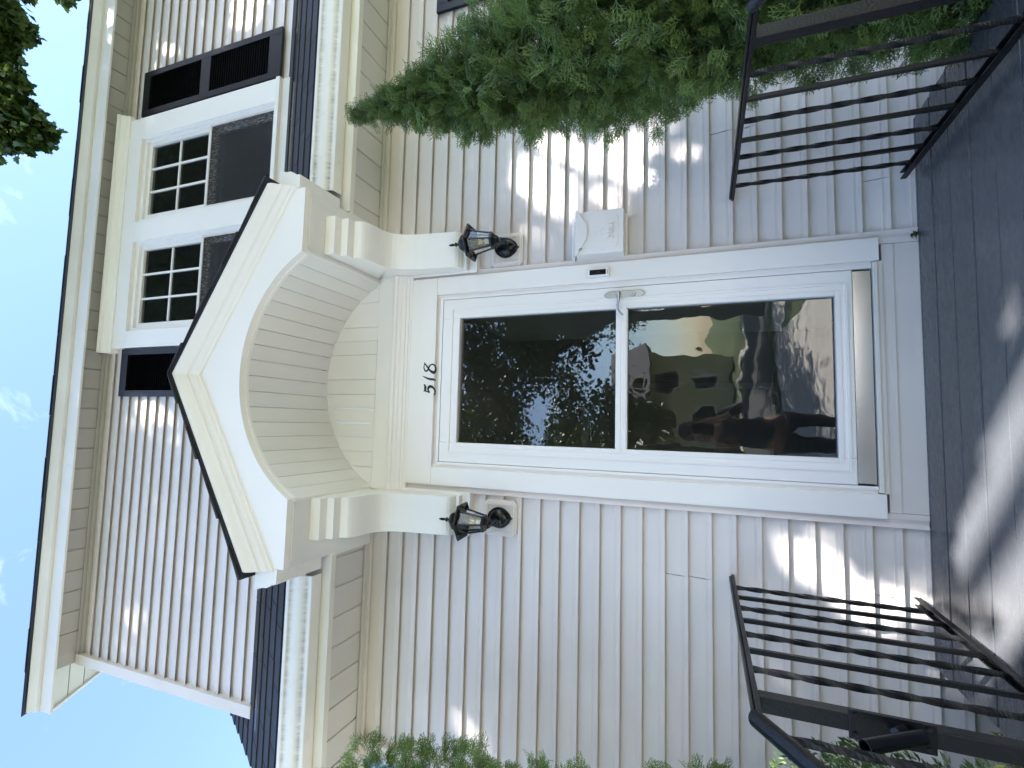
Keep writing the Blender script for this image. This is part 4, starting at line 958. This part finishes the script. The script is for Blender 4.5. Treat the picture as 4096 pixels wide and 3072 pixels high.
arborvitae('tall dark green arborvitae right of the porch railing, its tip reaching the gutter', (1.40, -.62, GZ), ax_r, rd_r, GZ, 2.41, 31000, 5, keep=lambda p: p[:, 1] < -.06)
def ax_l(z): return (-1.93, -.62)
def rd_l(z): return float(np.interp(z, [-.74, 0, .3, .7, .95, 1.15, 1.7, 2.0, 2.2, 2.6], [.56, .56, .53, .48, .45, .37, .39, .34, .27, .02]))
arborvitae('arborvitae left of the porch with sunlit yellow green tips at the left edge', (-1.93, -.62, GZ), ax_l, rd_l, GZ, 2.58, 26000, 9, keep=lambda p: (p[:, 1] < -.06) & (p[:, 0] > -2.3), ks=.85, mat='arbor_lit')
# low shrub with upright small leaves in front of the left arborvitae
LFV = np.array([(0, -.06, 0), (.45, -.17, .03), (1, 0, 0), (.45, .17, .03)]); LFF = np.array([(0, 1, 2, 3)])
def low_shrub(label, c, rx, rz, n, seed, mat='yew', sc=(.022, .04)):
    g = np.random.default_rng(seed); t = thing('low_shrub', label, 'shrub', c)
    d = g.normal(0, 1, (n, 3)); d /= np.linalg.norm(d, axis=1, keepdims=True); d[:, 2] = np.abs(d[:, 2]) * 1.0 - .15
    lump = 1 + .16 * np.sin(d[:, 0] * 7 + 1) * np.sin(d[:, 1] * 8) + .12 * np.sin(d[:, 2] * 11 + d[:, 0] * 5)
    pos = d * np.array([rx, rx, rz]) * (lump * (1 - g.random(n) ** 2 * .5))[:, None]
    stem = pos + d * .0; axis = d * .6 + np.array([0, 0, .8]) + g.normal(0, .45, (n, 3)); nor = g.normal(0, 1, (n, 3))
    V, F, T = place(LFV, LFF, stem, axis, nor, g.uniform(*sc, n), np.clip(g.normal(.45, .25, n), 0, 1))
    np_mesh('foliage', V, F, mat, t, T, kind='stuff')
    mb = MB()
    for q in range(14):
        a = g.random() * 2 * PI; mb.tube([(0, 0, -.25), (math.cos(a) * rx * .4, math.sin(a) * rx * .4, rz * .1), (math.cos(a) * rx * .7, math.sin(a) * rx * .7, rz * .6)], [.008, .005, .002], 5)
    mb.build('stems', 'bark', t, kind='stuff'); return t
low_shrub('low bright green shrub growing beside the left porch steps under the railing', (-1.36, -.64, -.34), .34, .48, 16000, 21, 'yew', (.014, .028))
low_shrub('dark green leafy shrub left of the railing top, in front of the arborvitae', (-1.36, -1.02, .30), .34, .50, 18000, 22, 'arbor', (.013, .026))

# ------------------------------------------------------------------ trees
LQV = np.array([(0, 0, 0), (.45, -.42, .06), (1, 0, -.05), (.45, .42, .06)]); LQF = np.array([(0, 1, 2, 3)])
# lobed maple leaf, fan triangulated
_o = [(0, 0), (.10, -.22), (.02, -.46), (.30, -.36), (.42, -.50), (.52, -.24), (.74, -.22), (1.0, 0), (.74, .22), (.52, .24), (.42, .50), (.30, .36), (.02, .46), (.10, .22)]
MLV = np.array([(.35, 0, .05)] + [(a, b, -.12 * (a - .35) ** 2 - .2 * b * b) for a, b in _o]); MLF = np.array([(0, 1 + i, 1 + (i + 1) % 14) for i in range(14)])
def limb_tree(name, label, base, trunk_h, trunk_r, limbs, mat='bark'):
    t = thing(name, label, 'tree', base); mb = MB()
    mb.tube([(0, 0, -.2), (.05, .0, trunk_h * .4), (-.05, .05, trunk_h * .75), (0, 0, trunk_h)], [trunk_r * 1.3, trunk_r, trunk_r * .85, trunk_r * .7], 14)
    mb.build('trunk', mat, t, smooth=70)
    lb = MB()
    for (p0, p1, r0) in limbs:
        p0, p1 = Vector(p0), Vector(p1); mid = (p0 + p1) / 2 + Vector((0, 0, .18 * (p1 - p0).length)) * .5
        lb.tube([p0, mid, p1], [r0, r0 * .65, r0 * .25], 8)
    lb.build('limbs', mat, t, smooth=70, kind='stuff'); return t
# 1: the street tree in front of the house that dapples the facade (stands behind and to the right of the camera)
sx_, sy_, sz_ = SUN_DIR
LIT = [  # (wall x, wall z, rx, rz, tilt, strength) sun gaps in the crown as they fall on the wall plane
    (1.14, 1.60, .32, .32, .3, 1.0), (1.10, 1.20, .22, .30, .2, 1), (1.0, 1.45, .15, .2, 0, .9), (1.32, 1.75, .18, .16, 0, .8), (.93, 1.56, .14, .14, 0, .9), (.92, 1.08, .16, .10, .5, .8), (1.3, .95, .2, .25, 0, .6), (.95, .78, .22, .13, .3, .6), (.80, .93, .12, .07, 0, .6), (.95, .60, .12, .07, .3, .6),
    (2.74, 3.98, .30, .26, .2, 1.0), (2.62, 4.86, .20, .16, .4, .95), (2.45, 3.65, .12, .14, 0, .7), (2.60, 5.04, .50, .09, 0, 1), (1.5, 5.03, .3, .07, 0, .5), (-.25, 5.01, .24, .09, 0, 1), (2.85, 4.35, .14, .15, .4, .7),
    (-.17, 4.72, .14, .30, .2, 1), (-.27, 4.52, .14, .24, .4, 1), (-.48, 4.72, .22, .15, .2, .85), (-.42, 4.36, .14, .15, .8, 1), (-.64, 4.32, .18, .13, .7, .9), (-.95, 4.44, .13, .23, .9, .9), (-1.08, 4.24, .16, .09, .5, .85), (-1.33, 4.16, .11, .20, .9, .85), (-1.74, 4.68, .24, .14, .4, .95), (-1.55, 4.5, .14, .09, .3, .6), (-1.35, 3.95, .1, .12, .5, .5),
    (2.06, 4.82, .11, .13, 0, .9), (1.19, 4.66, .11, .17, 0, .9), (2.08, 4.55, .09, .2, 0, .8), (2.02, 3.75, .12, .14, 0, .7), (1.17, 4.35, .10, .13, 0, .6),
    (-1.76, 2.06, .17, .10, .5, 1.0), (-1.95, 1.95, .14, .25, .2, .95), (-1.48, 1.93, .15, .09, .5, .9), (-1.62, 1.86, .12, .08, .5, .8), (-.75, 1.16, .15, .07, .5, .5), (-.92, 1.05, .13, .08, .5, .45), (-2.25, 1.50, .30, .40, 0, .9),
    (-.74, .42, .15, .20, .4, .9), (-.82, .22, .16, .17, .3, .95), (-.92, .10, .14, .13, .2, .9), (-.70, .22, .09, .10, .2, .8), (-.96, .58, .13, .14, .2, .75), (-.66, .62, .06, .10, .3, .6), (-1.2, .50, .14, .15, .2, .5), (-1.1, -.05, .16, .14, 0, .9), (-1.8, -.6, .35, .25, 0, .9),
    (-.98, -0.78, .36, 0.38, .15, 1.0), (-1.25, -0.99, .34, 0.36, .3, 1.0), (-.72, -1.07, .28, 0.30, 0, 1.0), (-.62, -0.69, .12, 0.14, 0, .9), (-.45, -0.95, .12, 0.17, 0, .8), (-1.35, -0.48, .2, 0.22, 0, .9), (-.09, -0.54, .075, 0.20, 0, 1), (-.04, -0.81, .09, 0.14, 0, .8), (.35, -0.78, .12, 0.12, .6, .5)]
def lit_mask(x, z):
    m = np.zeros(len(x))
    for (cx, cz, rx, rz, tl, s_) in LIT:
        dx, dz = x - cx, z - cz; ca, sa = math.cos(tl), math.sin(tl); u, v = (dx * ca - dz * sa) / rx, (dx * sa + dz * ca) / rz
        ang_ = np.arctan2(v, u); wob = 1 + .22 * np.sin(3 * ang_ + cx * 9) + .16 * np.sin(5 * ang_ + cz * 7)
        m = np.maximum(m, ((.36 + .58 * s_) if cz > -.25 else s_) * np.clip((1.42 - np.sqrt(u * u + v * v) / wob) * (1.9 if cz > -.25 else 3), 0, 1))
    return m
def crown_cloud(g, n, centres, spread):
    """leaves bunched in twig clumps, clumps bunched round limb ends"""
    c = np.array([q[:3] for q in centres]); r = np.array([q[3] for q in centres]); k = g.choice(len(c), n // 12, p=r ** 2 / (r ** 2).sum())
    d = g.normal(0, 1, (len(k), 3)); d /= np.linalg.norm(d, axis=1, keepdims=True)
    cl = c[k] + d * (r[k] * g.random(len(k)) ** .45)[:, None] * np.array([1, 1, .75])
    return np.repeat(cl, 12, 0) + g.normal(0, spread, (len(k) * 12, 3))
g = np.random.default_rng(3)
def street_tree():
    base = (7.6, -8.8, GZ)
    cents = []
    for wx in np.arange(-3.2, 4.3, .85):
        for wz in np.arange(-2.2, 6.3, .95):
            tt = 11.0 + 1.8 * math.sin(wx * 1.7) + 1.4 * math.cos(wz * 1.3 + wx)
            cents.append((wx + sx_ * tt - base[0], sy_ * tt - base[1], wz + sz_ * tt - base[2], .95))
    for (ax_, ay_, az_) in ((4.6, -4.4, 10.6), (5.6, -5.2, 11.4), (6.6, -6.4, 12.4), (5.0, -6.6, 13.2), (3.6, -5.4, 11.8), (4.2, -3.6, 9.6), (7.4, -5.0, 13.0), (6.2, -4.2, 12.6), (3.0, -4.4, 10.4), (2.4, -6.2, 12.6)):
        cents.append((ax_ - base[0], ay_ - base[1], az_ - base[2], 1.1))
    limbs = [((0, 0, 7.0), (c[0], c[1], c[2]), .10) for c in cents[::5]]
    t = limb_tree('street_tree', 'large leafy street tree in front of the house, seen only reflected in the door', base, 7.4, .36, limbs)
    p = crown_cloud(g, 105000, cents, .13)
    wpt = p + np.array(base); tt = -wpt[:, 1] / -sy_ ; tt = wpt[:, 1] / sy_
    hx, hz = wpt[:, 0] - sx_ * tt, wpt[:, 2] - sz_ * tt
    keep = (g.random(len(p)) > lit_mask(hx, hz) * 1.02) & (wpt[:, 2] > 3.6)
    p = p[keep]; n_ = len(p)
    V, F, T = place(LQV, LQF, p, g.normal(0, 1, (n_, 3)) + np.array([0, 0, -.3]), g.normal(0, .6, (n_, 3)) + np.array([0, 0, 1]), g.uniform(.11, .17, n_), g.random(n_))
    np_mesh('crown', V, F, 'maple', t, T, kind='stuff')
street_tree()
# 2: maple beside the house, its lowest boughs hang into the top right corner of the view
def side_tree():
    base = np.array((14.5, 7.6, GZ)); g2 = np.random.default_rng(8)
    O_ = np.array(CAM)
    def ray(px, py, t):
        u, v = 3072 - py, px; d = np.array(_fw) + np.array(_rt) * (u - 1536) / 1993.47 - np.array(_up) * (v - 2048) / 1993.47; return O_ + d / np.linalg.norm(d) * t
    tips = [(30, 60, 12.6, .55), (95, 105, 12.4, .22), (150, 125, 12.4, .18), (60, 235, 12.4, .42), (20, 170, 12.8, .5), (85, 165, 12.4, .2), (110, 330, 12.0, .26), (40, 300, 12.6, .3), (60, 410, 12.2, .42), (130, 450, 12.0, .42), (10, 440, 12.6, .5), (195, 530, 11.8, .38), (120, 545, 12.0, .36), (55, 560, 12.3, .34), (225, 545, 11.8, .16), (0, 520, 12.6, .5), (20, 590, 12.4, .2), (-80, 300, 13, 1.0), (-150, 500, 13.2, 1.2), (-150, 100, 13.2, 1.2), (150, -8, 12.4, .14), (300, -25, 12.4, .18)]
    cents = [tuple(ray(a - 55, b, c) - base) + (r_ * .44,) for a, b, c, r_ in tips]
    for q in range(26):
        th = g2.random() * 2 * PI; rr = 1.6 + 1.4 * g2.random(); cents.append((rr * math.cos(th) + .6, rr * math.sin(th), 12.5 + 4.5 * g2.random(), 1.1))
    limbs = [((0, 0, 7.5), c[:3], .06) for c in cents[22:40]]
    t = limb_tree('maple_tree', 'maple bough with dark lobed leaves hanging into the sky at the top right corner', tuple(base), 8.0, .30, limbs)
    p = np.concatenate([crown_cloud(g2, 11000, cents[:17] + cents[20:22], .065), crown_cloud(g2, 14000, cents[17:20] + cents[22:], .1)]); n_ = len(p)
    V, F, T = place(MLV, MLF, p, g2.normal(0, .8, (n_, 3)) + np.array([-.2, -.2, -.6]), g2.normal(0, .5, (n_, 3)) + np.array([0, 0, 1]), g2.uniform(.10, .155, n_), g2.random(n_) * .7)
    np_mesh('crown', V, F, 'maple', t, T, kind='stuff')
side_tree()
# 3: trees and a house over the road, seen as reflections in the door glass
def plain_tree(name, label, base, h, tr, cents, n, seed, leaf=(.16, .28)):
    g3 = np.random.default_rng(seed)
    t = limb_tree(name, label, base, h, tr, [((0, 0, h * .8), c[:3], tr * .45) for c in cents])
    p = crown_cloud(g3, n, cents, .25); n_ = len(p)
    V, F, T = place(LQV, LQF, p, g3.normal(0, 1, (n_, 3)), g3.normal(0, .6, (n_, 3)) + np.array([0, 0, 1]), g3.uniform(*leaf, n_), g3.random(n_))
    np_mesh('crown', V, F, 'maple', t, T, kind='stuff')
g4 = np.random.default_rng(44)
for i, (bx, by, lab) in enumerate(((3.2, -13.0, 'broad street tree on the near verge opposite the door'), (-2.7, -14.6, 'street tree on the near verge left of the front walk'), (-1.6, -24.5, 'tree on the lawn in front of the yellow house'), (7.5, -24.0, 'tree right of the yellow house over the road'), (-11, -23.5, 'tree left of the yellow house over the road'))):
    nk = 30 if i < 2 else 16
    cents = [(math.cos(a) * rr, math.sin(a) * rr, zz_, 1.25) for a, rr, zz_ in zip(g4.random(nk) * 2 * PI, 3.6 * g4.random(nk) ** .6, 4.0 + (8.0 if i < 2 else 6.0) * g4.random(nk))]
    plain_tree('far_tree', lab, (bx, by, GZ), 5.0, .22, cents, 34000 if i < 2 else 9000, 60 + i, (.11, .19) if i < 2 else (.16, .28))
FHB = thing('far_house', 'yellow two storey house with white window frames across the road', 'house', (-1.5, -31, GZ))
MB().box(-5.5, 5.5, -4, 4, 0, 4.6).build('walls', 'yellow', FHB)
MB().prism([(-4.6, 4.5), (4.6, 4.5), (0, 7.4)], -6, 6).build('roof', 'slate', FHB)
for xw in (-4.2, -2.2, -.2, 1.8, 3.8):
    for zw in (.9, 2.9):
        w_ = MB().box(xw - .55, xw + .55, 4.001, 4.08, zw, zw + 1.35).build('window', 'white', FHB)
        MB().box(xw - .43, xw - .02, 4.081, 4.09, zw + .12, zw + 1.23).box(xw + .02, xw + .43, 4.081, 4.09, zw + .12, zw + 1.23).build('pane', 'dark_room', w_)

# ------------------------------------------------------------------ the photographer (reflected in the door glass)
PS = thing('person', 'person in dark clothes standing on the front walk holding up a phone with both hands', 'person', (-.26, -2.95, GZ + .012))
def skin_body(name, verts, edges, radii, root, mat, sub=2):
    me = bpy.data.meshes.new(name); me.from_pydata(verts, edges, []); o = bpy.data.objects.new(name, me); COL.objects.link(o); o.parent = PS
    sm = o.modifiers.new('skin', 'SKIN'); sm.use_smooth_shade = True
    for i, v in enumerate(me.skin_vertices[0].data):
        r_ = radii[i]; v.radius = r_ if isinstance(r_, tuple) else (r_, r_); v.use_root = (i == root)
    ss = o.modifiers.new('sub', 'SUBSURF'); ss.levels = sub; ss.render_levels = sub
    me.materials.append(M[mat]); return o
V_, E2, R2 = [], [], []
def vtx(p, r, link=None):
    V_.append(p); R2.append(r)
    if link is not None: E2.append((link, len(V_) - 1))
    return len(V_) - 1
pel = vtx((0, 0, .92), (.15, .11)); sp = vtx((0, 0, 1.10), (.135, .10), pel); chn = vtx((0, .01, 1.28), (.155, .11), sp); shc = vtx((0, .0, 1.40), (.10, .08), chn); nk = vtx((0, .02, 1.49), .052, shc)
h0 = vtx((0, .045, 1.57), (.068, .082), nk); h1 = vtx((0, .035, 1.64), (.073, .090), h0); h2 = vtx((0, .03, 1.70), (.055, .068), h1)
for s_ in (-1, 1):
    hip = vtx((s_ * .10, 0, .86), .085, pel); kn = vtx((s_ * .11, .02, .48), .055, hip); an = vtx((s_ * .115, -.02, .09), .036, kn); to = vtx((s_ * .125, .13, .03), .032, an)
    sh = vtx((s_ * .18, 0, 1.385), .056, shc); el = vtx((s_ * .25, .14, 1.19), .041, sh); wr = vtx((s_ * .105, .36, 1.47), .026, el); pm = vtx((s_ * .085, .405, 1.53), (.030, .018), wr)
    for f_ in range(4):
        zf = 1.515 + .017 * f_
        k1 = vtx((s_ * .070, .432, zf), .0085, pm); k2 = vtx((s_ * .040, .440, zf + .002), .0075, k1); vtx((s_ * .020, .434, zf + .003), .0065, k2)
    k1 = vtx((s_ * .072, .405, 1.575), .009, pm); vtx((s_ * .045, .408, 1.590), .008, k1)
skin_body('body', V_, E2, R2, pel, 'skin')
hb = MB(); hb.lathe([(.004, 1.800), (.050, 1.788), (.080, 1.755), (.092, 1.70), (.090, 1.66), (.082, 1.62)], (0, .02), 16); hb.build('hair', 'hair', PS, smooth=70)
fa = MB(); fa.add([(0, .150, 1.622), (-.014, .122, 1.612), (.014, .122, 1.612), (0, .124, 1.665)], [(0, 1, 2), (0, 2, 3), (0, 3, 1)])
for s_ in (-1, 1):
    fa.tube([(s_ * .074, .03, 1.60), (s_ * .082, .028, 1.63), (s_ * .076, .028, 1.66)], [.006, .011, .008], 6)
    fa.tube([(s_ * .030, .112, 1.650), (s_ * .030, .1215, 1.650)], [.011, .007], 8)
fa.tube([(-.022, .118, 1.585), (0, .126, 1.584), (.022, .118, 1.585)], [.003, .006, .003], 6)
fa.build('face_features', 'skin', PS, smooth=60)
V_, E2, R2 = [], [], []
a0 = vtx((0, 0, .88), (.175, .135)); a1 = vtx((0, 0, 1.10), (.16, .125), a0); a2 = vtx((0, .01, 1.28), (.175, .13), a1); a3 = vtx((0, 0, 1.39), (.125, .10), a2)
for s_ in (-1, 1):
    b1 = vtx((s_ * .185, 0, 1.38), .072, a3); b2 = vtx((s_ * .255, .14, 1.19), .055, b1); vtx((s_ * .165, .275, 1.36), .042, b2)
skin_body('jacket', V_, E2, R2, a0, 'shirt')
V_, E2, R2 = [], [], []
a0 = vtx((0, 0, .93), (.165, .125))
for s_ in (-1, 1):
    b1 = vtx((s_ * .105, 0, .82), .098, a0); b2 = vtx((s_ * .112, .02, .48), .072, b1); vtx((s_ * .115, -.01, .10), .058, b2)
skin_body('trousers', V_, E2, R2, a0, 'trousers')
PH = MB().box(-.2709, -.1909, -2.4935, -2.4855, .755, .915).build('phone', 'gloss_black', None, bevel=.003)
tag(PH, 'black phone held up by the person on the front walk', 'phone')

# ------------------------------------------------------------------ render
S.render.engine = 'CYCLES'
S.cycles.max_bounces = 8; S.cycles.transparent_max_bounces = 16; S.cycles.diffuse_bounces = 4
S.cycles.caustics_reflective = False; S.cycles.caustics_refractive = False
